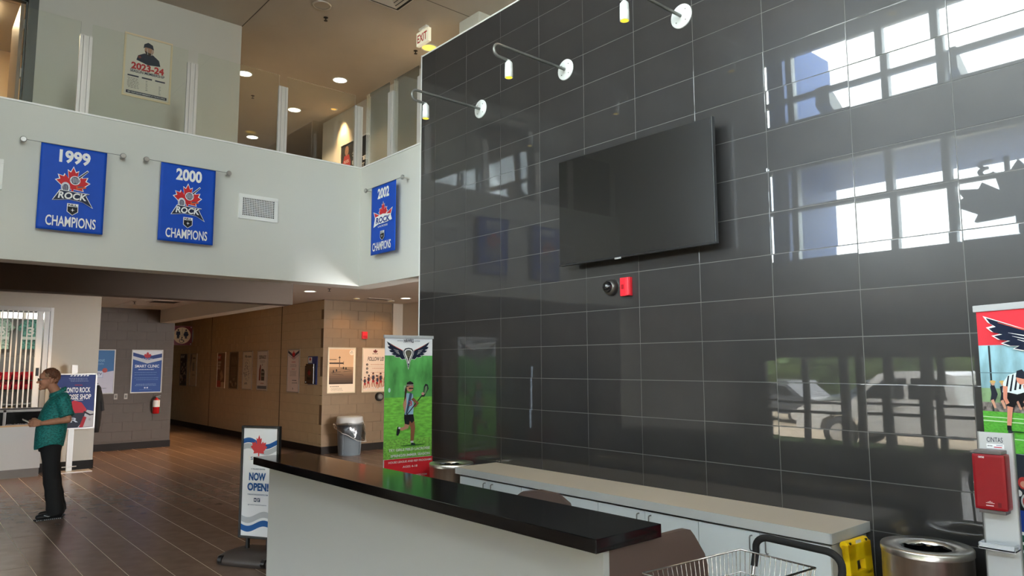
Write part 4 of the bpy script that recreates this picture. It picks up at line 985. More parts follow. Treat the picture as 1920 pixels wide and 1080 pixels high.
def d_p2(p, w_, h_):
    p.rect(.02, .02, w_-.02, h_-.02, (216, 202, 176)); p.poly([(.02, h_-.02), (.2, h_-.02), (.05, .4), (.02, .4)], (120, 112, 104)); p.text('Safe', .22, .8, .5, .87, (70, 66, 64), .03); p.lines(.22, .46, .72, (130, 120, 106), 10, .03, .014, 3); p.rect(.24, .46, .44, .70, (150, 146, 136)); p.lines(.22, .5, .34, (120, 90, 70), 2, .03, .016)
cposter(22.45, 'pale poster with a grey text block, second farthest in the corridor', d_p2)
def d_q1(p, w_, h_):
    p.rect(.02, .02, w_-.02, h_-.02, (132, 98, 72)); p.rect(.06, .76, .28, .90, (190, 62, 56)); p.rects([(.06, .66, .3, .72), (.06, .58, .26, .64), (.06, .5, .24, .56)], (206, 190, 170)); p.limb([(.3, .44), (.42, .3), (.3, .22)], [.16, .2, .1], (196, 160, 120)); p.rect(.02, .02, .3, .2, (190, 84, 66)); p.rect(.34, .02, w_-.02, .16, (206, 184, 150)); p.text('PLAY', .08, .79, .26, .87, WHITE, .03)
cposter(20.04, 'brown and red poster, first of the four left of the corridor joint', d_q1, WF)
def d_q2(p, w_, h_):
    p.rect(.02, .02, w_-.02, h_-.02, (104, 86, 62)); p.text('WIN', .1, .62, .54, .84, (140, 124, 96), .02); p.lines(.08, .5, .54, (160, 142, 112), 9, .04, .014, 6); mosaic(p, w_, h_, .06, .3, [(150, 130, 100), (86, 70, 52), (170, 150, 120)], 5, 16)
cposter(19.08, 'dim brown poster with tall faint lettering in the corridor', d_q2, mat('dull_frame', (130, 112, 86), .5))
def d_q3(p, w_, h_):
    p.rect(.02, .02, w_-.02, h_-.02, (228, 224, 206)); p.text('Win more', .12, .80, .54, .87, (60, 60, 58), .03); p.lines(.14, .5, .76, (150, 146, 134), 1)
    p.disc(.33, .48, .21, (150, 150, 140), .26, 32); p.disc(.33, .48, .204, (228, 224, 206), .254, 32); rr = random.Random(3)
    for k in range(60):
        a, q = rr.uniform(0, 6.28), math.sqrt(rr.random()); x, z = .33+.18*q*math.cos(a), .48+.23*q*math.sin(a); p.disc(x, z, rr.uniform(.008, .02), rr.choice([(90, 92, 90), (130, 130, 124), (70, 74, 78), (170, 166, 150)]), None, 8)
    p.text('drft', .24, .13, .42, .19, (60, 90, 84), .02)
cposter(18.12, 'cream poster with a large oval of tiny drawings in the corridor', d_q3)
def d_q4(p, w_, h_):
    p.rect(.02, .02, w_-.02, h_-.02, (222, 220, 216)); p.text('DESPARADO', .10, .76, .54, .85, (60, 60, 62), .03); p.lines(.16, .5, .71, (130, 130, 128), 2, .03, .012); p.polys([[(.3, .60), (.34, .60), (.32, .66)]], (70, 70, 72))
    p.limb([(.17, .24), (.18, .5), (.21, .62)], [.1, .1, .05], (124, 60, 50)); p.poly([(.26, .24), (.46, .24), (.47, .46), (.40, .52), (.28, .52), (.25, .46)], (72, 74, 68)); p.rects([(.28, .43, .45, .46), (.28, .34, .45, .36)], (160, 164, 150)); p.text('VODKA', .22, .155, .44, .19, (170, 80, 60), .02); p.rect(.04, .04, w_-.04, .115, (96, 104, 116))
cposter(17.15, 'white poster with a red bottle and dark jar in the corridor', d_q4)
def d_r(p, w_, h_):
    p.rect(.02, .02, w_-.02, h_-.02, (236, 222, 214)); p.poly([(.02, h_-.02), (w_*.5, h_-.13), (w_-.02, h_-.02), (w_-.02, h_-.08), (w_*.5, h_-.19), (.02, h_-.08)], (58, 66, 84)); p.poly([(.02, h_-.10), (w_*.5, h_-.21), (w_-.02, h_-.10), (w_-.02, h_-.13), (w_*.5, h_-.24), (.02, h_-.13)], (196, 196, 200)); p.leaf(w_/2, h_-.14, .17, RED); p.text('ROCK', .24, h_-.21, .41, h_-.17, (190, 60, 60), .03)
    p.text('TICKETS', .22, .665, .43, .69, (196, 70, 66), .03); p.lines(.14, .5, .62, (150, 140, 136), 3, .025, .008); p.text('SEASON', .25, .51, .40, .53, (196, 70, 66), .03); p.lines(.12, .52, .47, (150, 140, 136), 5, .025, .008, 4); p.text('SCAN TO GET STARTED', .28, .2, .54, .23, (60, 60, 66), .02); p.lines(.28, .54, .26, (60, 60, 66), 1, .03, .018); p.polys([[(.31, .07), (.33, .12), (.35, .07)]], (60, 60, 66))
cposter(15.37, 'white and blue ticket poster nearest the block wall corner', d_r)
t = thing('brochure_holder', 'blue plaque with dark brochure holder beside the block wall corner', 'holder', (XA, 14.68, 1.42), -PI/2)
MB().box((.06, -.012, 0), (.50, .002, .60), .003).build('back_plate', mat('plaque_blue', (34, 58, 136), .4), t)
h = MB().box((0, -.05, .015), (.42, -.010, .40), .004).box((.04, -.05, .40), (.42, -.010, .44), .004); h.build('pocket', mat('smoked_acrylic', (60, 48, 38), .15), t)
p = Print(); p.rect(.08, .46, .26, .58, (236, 236, 236)); p.leaf(.17, .52, .1, RED); p.build('print', t, (0, -.0125, 0))
p = Print(); p.leaf(.21, .22, .16, (140, 36, 34)); p.text('ROCK', .12, .1, .30, .16, (36, 30, 28), .03); p.build('print', t, (0, -.0505, 0))
for x in (.04, .40):
    for z in (.05, .36): MB().at((x, -.052, z), (PI/2, 0, 0)).lathe([(.01, -.003), (.008, .006)], 10).build('stud', CHROME, t)
def d_row(p, w_, h_):
    p.rect(.02, .02, w_-.02, h_-.02, (236, 214, 188)); p.rect(.035, .19, w_-.05, .93, (226, 182, 140))
    for k in range(8): p.rect(.035, .19+.045*k, w_-.05, .235+.045*k, tuple(int(a+(b-a)*k/8) for a, b in zip((70, 52, 38), (186, 142, 104))))
    p.rect(.035, .70, .2, .715, (110, 84, 64)); p.rect(.035, .615, .36, .645, (56, 42, 34)); p.rect(.26, .55, .275, .78, (90, 66, 50)); p.rect(.245, .74, .29, .76, (80, 60, 46)); p.rect(.355, .6, .365, .67, (70, 54, 42))
    for x, z in ((.13, .46), (.2, .48), (.36, .53), (.42, .52)): p.disc(x, z, .016, (50, 38, 30), .03, 8)
    for a, e in (((.08, .43), (.30, .45)), ((.3, .52), (.52, .49)), ((.1, .41), (.36, .38)), ((.36, .45), (.56, .47))): p.limb([a, e], [.008, .006], (50, 38, 30))
    p.disc(.55, .86, .06, (238, 218, 192), .06); p.polys([[(.54, .875), (.56, .875), (.55, .90)]], (70, 60, 50)); p.lines(.51, .59, .85, (70, 60, 50), 1, .01, .008)
    p.lines(.05, .28, .135, (110, 84, 64), 1, .03, .012); p.lines(.05, .36, .10, (150, 122, 96), 3, .022, .006, 5)
frame_poster('framed_poster', 'sepia poster of rowers by a pier on the block wall above the grey bin', PW, PH, d_row, (6.905, YB, 1.24), 0, WF)
def d_follow(p, w_, h_):
    p.rect(.02, .02, w_-.02, h_-.02, (238, 214, 190)); p.leaf(.32, .87, .12, (110, 40, 36), .1); p.text('ROCK', .25, .825, .39, .85, (110, 60, 50), .02); p.text('FOLLOW US!', .13, .68, .54, .77, (56, 40, 36), .02, .25)
    for k, g in enumerate(('t', 'o', 'f')): p.disc(.12, .60-.085*k, .026, (50, 40, 40)); p.text(g, .112, .587-.085*k, .128, .613-.085*k, (238, 214, 190), .02); p.lines(.2, .58, .595-.085*k, (200, 140, 110), 1, .03, .012, k+1); p.rect(.1, .555-.085*k, .6, .557-.085*k, (190, 150, 124))
    for k, (x, s_) in enumerate(((.07, .27), (.15, .3), (.27, .33), (.36, .3), (.45, .34), (.55, .28))): person_fig(p, x, .06+.015*(k % 3), s_, (44, 46, 66), (176, 50, 46), (196, 140, 110), stick=k % 2 == 0, flip=1 if k % 2 else -1)
frame_poster('framed_poster', 'peach FOLLOW US poster partly behind the green roll-up banner', PW, PH, d_follow, (7.715, YB, 1.24), 0, WF)
t = thing('fire_strobe', 'small red fire alarm box high on the block wall over the two posters', 'alarm', (7.69, YB, 2.40))
MB().box((0, -.05, 0), (.12, .0, .155), .006).build('housing', MATS['alarm_red'], t); MB().box((.015, -.06, .02), (.105, -.045, .07), .004).build('strobe_lens', mat('alarm_red3', (190, 20, 30), .3), t)
t = thing('door_holder', 'dark round magnetic door holder on the block wall under the FOLLOW US poster', 'fitting', (8.14, YB, 1.138))
MB().at((0, 0, 0), (PI/2, 0, 0)).lathe([(.095, 0), (.095, .05), (.085, .07)], 28).build('housing', BLACKP, t); MB().at((0, -.071, 0), (PI/2, 0, 0)).lathe([(.065, 0), (.062, .012), (.03, .014)], 24).build('magnet', GREYMET, t)

# back wall of the side passage
def d_smart(p, w_, h_):
    p.rect(.02, .02, w_-.02, h_-.02, (40, 74, 140)); p.poly([(.02, h_-.02), (w_-.02, h_-.02), (w_-.02, h_-.09), (w_*.55, h_-.15), (.02, h_-.10)], (206, 206, 208)); p.poly([(.02, h_-.06), (w_*.5, h_-.15), (w_-.02, h_-.08), (w_-.02, h_-.16), (w_*.5, h_-.22), (.02, h_-.13)], (30, 54, 112)); p.poly([(.02, h_-.14), (w_*.5, h_-.23), (w_-.02, h_-.17), (w_-.02, h_-.23), (w_*.5, h_-.31), (.02, h_-.21)], (190, 192, 198))
    p.leaf(w_/2, h_-.16, .17, (176, 44, 54)); p.text('ROCK', .22, h_-.25, .43, h_-.19, (170, 176, 196), .02); p.text('SMART CLINIC', .07, h_-.40, .575, h_-.335, (232, 234, 238), .015); p.lines(.14, .5, h_-.45, (210, 216, 228), 1, .03, .014); p.lines(.06, .58, .45, (96, 124, 178), 2, .05, .012); p.lines(.06, .58, .33, (96, 124, 178), 2, .04, .012, 4); p.lines(.08, .56, .19, (120, 142, 190), 2, .03, .012, 5); p.rects([(.28, .1, .31, .13), (.33, .1, .36, .13)], (200, 206, 220)); p.lines(.18, .46, .07, (120, 142, 190), 1)
frame_poster('framed_poster', 'dark blue SMART CLINIC poster on the shaded wall by the fire extinguisher', PW, PH, d_smart, (4.02, YC, 1.225), 0)
def d_tv(p, w_, h_):
    p.rect(.02, .02, w_-.02, h_-.02, (58, 104, 150)); p.poly([(.02, .02), (w_-.02, .02), (w_-.02, .5), (.3, .44), (.02, .46)], (190, 186, 196)); p.text('Think about', .06, .70, .44, .77, (120, 160, 190), .01); p.text('your locals', .06, .62, .42, .68, (110, 150, 184), .01); p.rect(.1, .35, .42, .50, (150, 160, 186)); p.rect(.11, .36, .41, .49, (196, 200, 212)); p.text('yourTV', .13, .39, .4, .46, (80, 84, 110), .02); p.disc(.45, .51, .05, (176, 80, 74)); p.text('cable company', .3, .11, .5, .135, (60, 60, 70), .02)
frame_poster('framed_poster', 'blue and white television poster partly hidden by the shop wall edge', PW, PH, d_tv, (3.05, YC, 1.225), 0)
t = thing('fire_extinguisher', 'red fire extinguisher hanging on the shaded wall under the blue poster', 'fire extinguisher', (4.55, YC-.09, .76))
MB().lathe([(.055, 0), (.07, .01), (.072, .27), (.06, .31), (.025, .335), (.022, .36)], 24).build('cylinder', mat('extinguisher_red', (176, 22, 28), .25), t)
MB().tube([(0, 0, .345), (0, 0, .375)], .02).tube([(-.02, 0, .375), (.09, 0, .40)], .009).tube([(-.02, 0, .36), (.08, 0, .365)], .008).build('handle', GREYMET, t)
MB().tube([(-.02, 0, .355), (-.07, -.01, .33), (-.085, -.01, .24), (-.08, -.01, .08)], .010).build('hose', BLACKP, t); MB().lathe([(.0735, .15), (.0735, .30)], 24, False).build('label_sleeve', ink((224, 220, 214)), t)
MB().box((-.03, .06, .05), (.03, .09, .36)).build('bracket', GREYMET, t)
for x, lb in ((3.74, 'small wall outlet plate just left of the gap between the two blue posters'), (3.94, 'small wall outlet plate just under the left edge of the SMART CLINIC poster')):
    t = thing('outlet_plate', lb, 'outlet', (x, YC, 1.16)); MB().box((-.035, -.01, -.06), (.035, .002, .06), .004).build('plate', mat('plate_taupe', (150, 136, 118), .4), t); MB().box((-.018, -.013, -.03), (.018, -.009, .03), .002).build('socket', mat('plate_dark', (96, 86, 74), .5), t)
t = thing('restroom_sign', 'square red restroom sign with figures on a pale disc, high in the corridor', 'sign', (6.19, 22.62, 2.44))
MB().box((0, -.012, 0), (.58, 0, .575), .003).build('panel', mat('sign_maroon', (120, 20, 34), .4), t)
MB().box((.55, -.0, .1), (.62, .03, .48)).build('wall_bracket', GREYMET, t)
p = Print(.0008, .0125); p.disc(.29, .29, .245, (236, 208, 164), None, 36)
for x, f in ((.18, 0), (.40, 1)):
    p.disc(x, .45, .024, (22, 26, 44)); p.poly([(x-.05, .41), (x+.05, .41), (x+.062, .30), (x+.04, .31), (x+.03, .20), (x-.03, .20), (x-.04, .31), (x-.062, .30)] if not f else [(x-.035, .41), (x+.035, .41), (x+.075, .32), (x+.05, .27), (x+.025, .27), (x+.025, .20), (x-.025, .20), (x-.025, .27), (x-.05, .27), (x-.075, .32)], (22, 26, 44))
p.limb([(.29, .50), (.29, .30), (.12, .20)], [.008]*3, (120, 96, 70)); p.limb([(.29, .30), (.46, .20)], [.008]*2, (120, 96, 70))
p.disc(.29, .235, .02, (22, 26, 44)); p.limb([(.285, .21), (.285, .15), (.335, .15), (.35, .095)], [.03, .03, .024, .02], (22, 26, 44)); p.limb([(.275+.055*math.cos(R(a)), .125+.055*math.sin(R(a))) for a in range(110, 361, 20)], [.014]*13, (22, 26, 44))
p.build('print', t)
for x in (.04, .54):
    for z in (.04, .535): MB().at((x, -.012, z), (PI/2, 0, 0)).lathe([(.016, 0), (.014, .008)], 12).build('standoff', ALU, t)

# ================================================================ shop front
t = thing('security_grille', 'folding white-barred security grille across the shop window', 'grille', (0, YF, 0))
MB().box((.1, -.03, 2.79), (2.049, .10, 2.86), .004).build('head_rail', mat('grille_frame', (196, 192, 186), .4, metal=.3), t)
MB().box((1.86, -.01, 1.12), (1.95, .07, 2.79), .004).build('lead_post', TRIMW, t); MB().box((1.97, -.02, 1.0), (2.04, .10, 2.79), .004).build('jamb', MATS['grille_frame'], t); MB().box((2.05, -.03, 1.0), (2.10, .02, 2.86), .004).build('casing', TRIMW, t)
MB().box((1.885, -.018, 1.66), (1.93, -.008, 1.80)).build('lock', BLACKP, t)
bm_ = MB().box((-.010, .012, 1.12), (.010, .032, 2.79)).mesh('bar', TRIMW)
for k in range(24): inst(bm_, 'bar', t, (1.80-.073*k, 0, 0))
for z in (1.18, 2.0): MB().box((.1, .034, z-.008), (1.86, .042, z+.008)).build('link_rod', GREYMET, t)
t = thing('window_sill', 'dark double ledge under the barred shop window', 'ledge', (0, YF, 0))
MB().box((.1, -.10, 1.06), (2.02, .16, 1.115), .004).build('upper_ledge', mat('dark_metal', (52, 52, 54), .35, metal=.5), t); MB().box((.1, -.14, .97), (2.0, 0, 1.0), .004).build('lower_ledge', mat('mid_metal', (112, 112, 112), .35, metal=.5), t); MB().box((.1, -.02, .80), (2.02, .0, 1.06)).build('apron', BLACKP, t)
t = thing('service_counter', 'pale service counter with a dark glass display box in front of the shop window', 'counter', (0, 14.40, 0))
MB().box((.3, 0, .14), (1.97, .46, .835), .003).build('front_panel', mat('counter_grey', (206, 202, 196), .45), t); MB().box((.3, .005, 0), (1.96, .46, .14)).build('kick_plate', mat('kick_steel', (120, 112, 104), .35, metal=.6), t)
MB().box((.28, -.02, .835), (1.98, .46, .86), .004).build('ledge', mat('ledge_orange_lit', (206, 170, 124), .4), t)  # tan tint puts the orange light on the ledge into its colour
f = MB()
for a in (((1.42, .02, .86), (1.46, .05, 1.11)), ((.3, .02, 1.075), (1.98, .05, 1.11)), ((1.95, .02, .86), (1.98, .05, 1.11))): f.box(*a, .003)
f.build('display_frame', mat('display_frame', (150, 148, 144), .3, metal=.5), t)
MB().box((.3, .04, .86), (1.95, .42, 1.07)).build('display_box', mat('display_dark', (14, 14, 15), .12), t)
cb = MB(); rr = random.Random(3)
for k in range(30): cb.box((1.47+.016*k, .025, .862), (1.48+.016*k, .04, .872+rr.random()*.012))
cb.build('trinkets', mat('trinket_silver', (150, 150, 150), .3, metal=.6), t)
t = thing('shop_sign_stand', 'silver poster stand with a dark blue lacrosse shop poster behind the waiting man', 'stand', (2.10, 14.6, 0))
MB().box((.10, -.16, 0), (.66, .16, .012), .003).build('base', ALU, t)
MB().box((.285, .01, .01), (.375, .05, 1.85), .006).build('pole', ALU, t); MB().tube([(.22, .0, .09), (.44, .0, .09)], .008).build('cross_bolt', ALU, t)
f = MB(); W_, H_, zb = .68, .97, .73
for a in ((0, zb, W_, zb+.025), (0, zb+H_-.025, W_, zb+H_), (0, zb, .025, zb+H_), (W_-.025, zb, W_, zb+H_)): f.box((a[0], -.025, a[1]), (a[2], .01, a[3]), .003)
f.build('frame', ALU, t); MB().box((.01, -.008, zb+.01), (W_-.01, .008, zb+H_-.01)).build('backing', BLACKP, t)
p = Print(.0006, .009); p.rect(.02, zb+.02, W_-.02, zb+H_-.02, (44, 60, 116)); z = zb+H_
p.polys([[(.26+.05*k, z-.05), (.29+.05*k, z-.05), (.305+.05*k, z-.03), (.275+.05*k, z-.03)] for k in range(6)], WHITE); p.lines(.24, .56, z-.09, (130, 140, 170), 3, .025, .008); p.text('OFFICIAL', .34, z-.215, .46, z-.195, (170, 40, 50), .03)
p.text('TORONTO ROCK', .10, z-.335, .585, z-.245, WHITE, .02); p.text('LACROSSE SHOP', .09, z-.455, .60, z-.365, WHITE, .02); p.rect(.34, z-.475, .48, z-.468, WHITE)
p.poly([(.42, zb+.03), (W_-.02, zb+.03), (W_-.02, zb+.30), (.55, zb+.33)], (190, 186, 186)); p.poly([(.18, zb+.28), (.22, zb+.42), (.34, zb+.50), (.46, zb+.46), (.54, zb+.34), (.53, zb+.28)], (186, 40, 56)); p.poly([(.20, zb+.28), (.52, zb+.28), (.50, zb+.14), (.42, zb+.03), (.24, zb+.03)], (40, 42, 56)); p.poly([(.44, zb+.03), (.5, zb+.03), (.55, zb+.2), (.5, zb+.22)], (170, 36, 46)); p.text('R', .30, zb+.12, .42, zb+.2, (200, 204, 214), .03); p.limb([(.5, zb+.3), (.6, zb+.24), (.66, zb+.25)], [.03, .025, .02], (26, 26, 32))
p.disc(.60, zb+.16, .02, (120, 116, 116)); p.disc(.60, zb+.16, .016, (196, 192, 192)); p.text('R', .592, zb+.152, .608, zb+.168, (110, 106, 106), .02)
p.build('print', t)
t = thing('jacket', 'dark jacket hanging at the shop wall edge behind the poster stand', 'jacket', (2.95, 15.35, 0))
b = MB(); vs = []; fs = []; prof = [(.03, 1.62), (.07, 1.58), (.13, 1.40), (.12, 1.2), (.10, .9), (.08, .75)]
for i, (q, z) in enumerate(prof):
    for k in range(16): a = 2*PI*k/16; vs.append((.62*q*math.cos(a)*(1+.15*math.sin(5*a+i)), 1.1*q*math.sin(a), z-.15))
for i in range(5):
    for k in range(16): fs.append((i*16+k, i*16+(k+1) % 16, (i+1)*16+(k+1) % 16, (i+1)*16+k))
fs += [tuple(range(16))[::-1], tuple(range(80, 96))]
b.add(vs, fs, True).build('body', mat('dark_cloth', (24, 23, 24), .8), t); MB().tube([(.02, -.05, 1.35), (.05, -.1, 1.15), (.08, -.06, 1.0)], [.04, .04, .035], 10).build('sleeve', MATS['dark_cloth'], t); MB().tube([(-.09, 0, 1.49), (0, 0, 1.50)], .012).build('hook', GREYMET, t)
# shop interior
sw = struct(MB().box((-1.3, 18.0, 0), (2.70, 18.1, ZACT)).build('wall_shop_back', mat('slat_grey', (130, 134, 134), .5)))
for k in range(14): MB().box((-1.3, 17.985, .12+.15*k), (2.7, 18.0, .26+.15*k), .002).build('panel', MATS['slat_grey'], sw)
struct(MB().box((-1.3, YF+.14, ZACT), (2.70, 18.1, ZACT+.05)).build('ceiling_shop', TRIMW))
TEALS = [(92, 150, 140), (70, 120, 116), (126, 170, 158), (60, 92, 98), (160, 190, 178)]
rr = random.Random(6)
def jersey(x, y, z, c, label):
    t = thing('hanging_jersey', label, 'jersey', (x, y, z), rr.uniform(-.25, .25), 'teal jerseys on the shop back wall')
    pts = [(-.05, 0), (.05, 0), (.12, -.02), (.25, -.18), (.18, -.25), (.145, -.18), (.15, -.62), (-.15, -.62), (-.145, -.18), (-.18, -.25), (-.25, -.18), (-.12, -.02)]
    MB().prism(pts, -.03, .03).build('body', mat('jersey_%d' % (sum(c)), c, .8, var=.7, vscale=26), t)
    p = Print(); p.rect(-.14, -.42, .14, -.36, (210, 224, 218)); p.text(str(rr.randint(2, 40)), -.06, -.33, .06, -.16, (230, 236, 232), .03); p.build('print', t, (0, -.031, 0))
    MB().tube([(0, 0, 0), (0, 0, .05), (.0, .08, .06)], .006, 6).build('hanger', CHROME, t)
posn = ['far left', 'second from left', 'third from left', 'fourth from left', 'fifth from left', 'rightmost']
for k in range(6): jersey(-.42+.51*k, 17.88, 2.80, TEALS[k % 5], 'teal hanging jersey, %s in the row inside the shop window' % posn[k])
t = thing('light_box', 'bright white light box band above the jerseys inside the shop', 'light', (0, 17.7, 2.86))
MB().box((-.6, -.03, -.06), (2.4, .03, .07), .004).build('housing', TRIMW, t)
for k in range(7): MB().box((-.5+.42*k, -.036, -.05), (-.16+.42*k, -.03, .06)).build('lens', mat('shop_lens', (255, 250, 240), .5, emit=2.2), t)
t = thing('ceiling_lamp', 'shop ceiling lamp out of direct view above the counter', 'ceiling light', (1.2, 16.4, ZACT-.01)); MB().box((-.3, -.3, -.02), (.3, .3, .008)).build('diffuser', mat('shop_panel', (255, 248, 235), .5, emit=5), t)
for k in range(5):
    for j in range(2):
        t = thing('storage_bin', 'red plastic bin, %s in the %s row inside the shop' % (('leftmost', 'second from left', 'middle', 'second from right', 'rightmost')[k], ('lower', 'upper')[j]), 'bin', (1.60+.16*k, 17.74, 1.36+.19*j), 0, 'red bins on the shop wall')
        MB().box((-.072, -.10, 0), (.072, .10, .012)).box((-.072, -.10, 0), (.072, -.09, .10)).box((-.072, .09, 0), (.072, .10, .165)).box((-.072, -.10, 0), (-.064, .10, .15)).box((.064, -.10, 0), (.072, .10, .15)).build('tub', mat('bin_red', (190, 26, 44), .4), t)
        MB().box((-.03, -.104, .03), (.03, -.1, .06)).build('label_holder', mat('bin_red_dark', (150, 16, 34), .4), t)
t = thing('shop_shelf', 'white shelf unit with boxes below the red bins inside the shop', 'shelf', (1.95, 17.6, 0))
MB().box((-.45, -.2, 0), (.45, .2, .9), .004).build('cabinet', TRIMW, t); MB().box((-.45, -.2, 1.06), (.45, .3, 1.08)).build('shelf', GREYMET, t); MB().box((-.3, -.15, .9), (-.05, .1, 1.02), .004).build('carton', mat('carton', (190, 170, 130), .7), t); MB().box((-.48, .1, .9), (-.44, .16, 1.7)).build('upright', mat('pale_wood', (196, 176, 120), .6), t)

# ================================================================ coolers seen mirrored in the black wall
for k, y in enumerate((12.05, 10.35)):
    t = thing('drink_cooler', ('glass-door drinks cooler nearer the lobby, mirrored in the black tiles', 'glass-door drinks cooler farther left, mirrored in the black tiles')[1-k], 'cooler', (-1.10, y, 0), PI/2, 'drink coolers on the left wall')
    # local -y faces +x after the quarter turn
    c = MB().box((-.62, -.02, 0), (-.58, -.70, 1.9)).box((.58, -.02, 0), (.62, -.70, 1.9)).box((-.62, -.02, 0), (.62, -.06, 1.9)).box((-.62, -.02, 1.82), (.62, -.70, 1.9)).box((-.62, -.02, 0), (.62, -.70, .25)); c.build('cabinet', BLACKP, t)
    MB().box((-.58, -.69, .25), (.58, -.71, .55)).build('red_panel', mat('cooler_red', (170, 20, 30), .4), t)
    for x in (-.57, .57): MB().box((x-.012, -.64, .56), (x+.012, -.66, 1.8)).build('light_strip', mat('cooler_strip', (225, 235, 255), .5, emit=1.2), t)
    for z in (.6, .95, 1.3, 1.6):
        sh = MB().box((-.56, -.08, z), (.56, -.62, z+.012)).build('shelf', CHROME, t)
        bmesh_ = MB().lathe([(.03, 0), (.032, .1), (.03, .14), (.012, .18), (.012, .2)], 8).mesh('bottle', mat('bottle_plastic', (190, 200, 206), .2))
        for q in range(9): inst(bmesh_, 'bottle', sh, (-.48+.12*q, -.58, z+.012))
    MB().box((-.57, -.70, .56), (.57, -.705, 1.82)).build('door_glass', WGLASS, t); MB().box((-.02, -.705, .56), (.02, -.73, 1.82)).build('door_stile', BLACKP, t)

# ================================================================ outside, seen mirrored in the tiles
sbox('ground_outside', (-60, -40, -.40), (-5.31, 50, -.25), mat('concrete_paving', (170, 152, 126), .8, var=.06, vscale=2))
struct(MB().box((-7.2, -12, -.25), (-5.31, 14, -.12)).build('kerb_pavement', mat('pale_concrete', (180, 178, 172), .8)))
struct(MB().box((XF-2.0, -7, 4.86), (XF-.225, 5.9, 5.15)).box((XF-1.9, 5.62, 2.9), (XF-.225, 5.9, 7.2)).build('trim_7', mat('facade_blue', (58, 96, 160), .5)))
for k, y in enumerate((5.0, 3.2, 1.4, -.4, -2.2, -4.0)):
    struct(MB().at((0, y, 0)).prism([(-1.23, 6.15), (-1.23, 5.85), (-2.5, 5.15), (-2.95, 5.15)], -.11, .11).build('trim_%d' % (8+k), GREYMET))
t = thing('entrance_sign', 'dark maple leaf emblem and street number standing over the entrance, seen through the front windows', 'sign', (-1.9, 3.5, 3.35), PI/2)
MB().prism([(-.85+x*1.0, .52+z*.72) for x, z in LEAF], -.06, .06).build('leaf_emblem', mat('sign_back', (96, 100, 108), .6), t)
MB().box((-2.2, -.05, -.12), (.9, .05, .06)).build('rail', MATS['sign_back'], t)
p = Print(.0006, .0); p.text('113', -1.0, 1.08, -.35, 1.32, (90, 94, 102), .01); o = p.build('number', t, (0, -.02, 0)); md = o.modifiers.new('thick', 'SOLIDIFY'); md.thickness = .05
def car(name, label, loc, rz, col, prof, win, L_, Wd, wheels, wr=.36):
    t = thing(name, label, 'vehicle', loc, rz)
    pc = mat('car_paint_%02x%02x%02x' % col, col, .3, metal=.2, coat=.6)
    MB().prism(prof, -Wd/2, Wd/2).build('body', pc, t)
    for k, wp in enumerate(win):
        MB().prism(wp, -Wd/2-.012, -Wd/2+.02).build('window', mat('car_glass', (16, 19, 21), .3, spec=.15), t); MB().prism(wp, Wd/2-.02, Wd/2+.012).build('window', MATS['car_glass'], t)
    for x in wheels:
        for y in (-Wd/2+.05, Wd/2-.05):
            wl = MB().at((x, y, wr), (PI/2, 0, 0)).lathe([(wr*.6, -.12), (wr, -.10), (wr, .10), (wr*.6, .12)], 24).build('wheel', BLACKP, t)
            MB().at((x, y, wr), (PI/2, 0, 0)).lathe([(wr*.6, -.122), (wr*.2, -.128)], 16).lathe([(wr*.6, .122), (wr*.2, .128)], 16).build('hub', ALU, wl)
    return t
prof = [(-2.85, .55), (-2.85, 1.12), (-1.0, 1.15), (-.86, 1.80), (-.6, 1.88), (.5, 1.88), (.75, 1.82), (1.45, 1.22), (2.6, 1.10), (2.85, .95), (2.9, .5), (2.3, .42), (2.2, .72), (1.95, .86), (1.55, .86), (1.3, .72), (1.2, .40), (-1.3, .40), (-1.4, .72), (-1.65, .86), (-2.05, .86), (-2.3, .72), (-2.4, .5)]
win = [[(-.78, 1.25), (-.70, 1.70), (.02, 1.74), (.02, 1.25)], [(.12, 1.25), (.12, 1.74), (.62, 1.70), (1.15, 1.25)]]
t = car('pickup_truck', 'pale silver pickup truck parked outside the doors, mirrored in the black tiles', (-9.3, 6.55, -.25), PI/2, (236, 234, 230), prof, win, 5.8, 1.95, (1.75, -1.85), .40)
for x in (-.55, .25): MB().box((x, -1.0, 1.05), (x+.22, -.965, 1.09), .006).build('door_handle', CHROME, t)
MB().tube([(.98, -1.0, 1.22), (1.02, -1.18, 1.24)], .02).box((.92, -1.28, 1.14), (1.1, -1.10, 1.36), .03).build('mirror', BLACKP, t)
MB().box((-1.2, -.99, .40), (1.2, -.93, .46)).build('running_board', BLACKP, t)
cp = [(-2.2, .45), (-2.25, .85), (-1.6, .95), (-1.0, 1.40), (.3, 1.44), (1.0, .98), (2.0, .85), (2.2, .6), (2.15, .35), (-2.1, .32)]
cw = [[(-1.3, .98), (-.9, 1.32), (-.3, 1.36), (-.3, .98)], [(-.22, .98), (-.22, 1.36), (.25, 1.36), (.8, .98)]]
car('parked_car', 'dark car parked nearest beyond the pickup, mirrored in the black tiles', (-16, 14.2, -.25), PI/2+.1, (46, 50, 56), cp, cw, 4.4, 1.8, (1.35, -1.35), .32)
car('parked_car', 'blue grey car parked farther off beyond the pickup, mirrored in the black tiles', (-20, 12.0, -.25), PI/2, (96, 106, 118), cp, cw, 4.4, 1.8, (1.35, -1.35), .32)
LEAFM = mat('tree_foliage', (76, 96, 52), .9, var=.4, vscale=1.5)
ORD = ('first', 'second', 'third', 'fourth', 'fifth', 'sixth', 'seventh', 'eighth', 'ninth')
t = thing('hedge', 'long dark green hedge behind the trees across the car park', 'hedge', (-31, 12, -.25))
b = MB().box((-.8, -26, 0), (.8, 26, 5.2), .3); rr = random.Random(77)
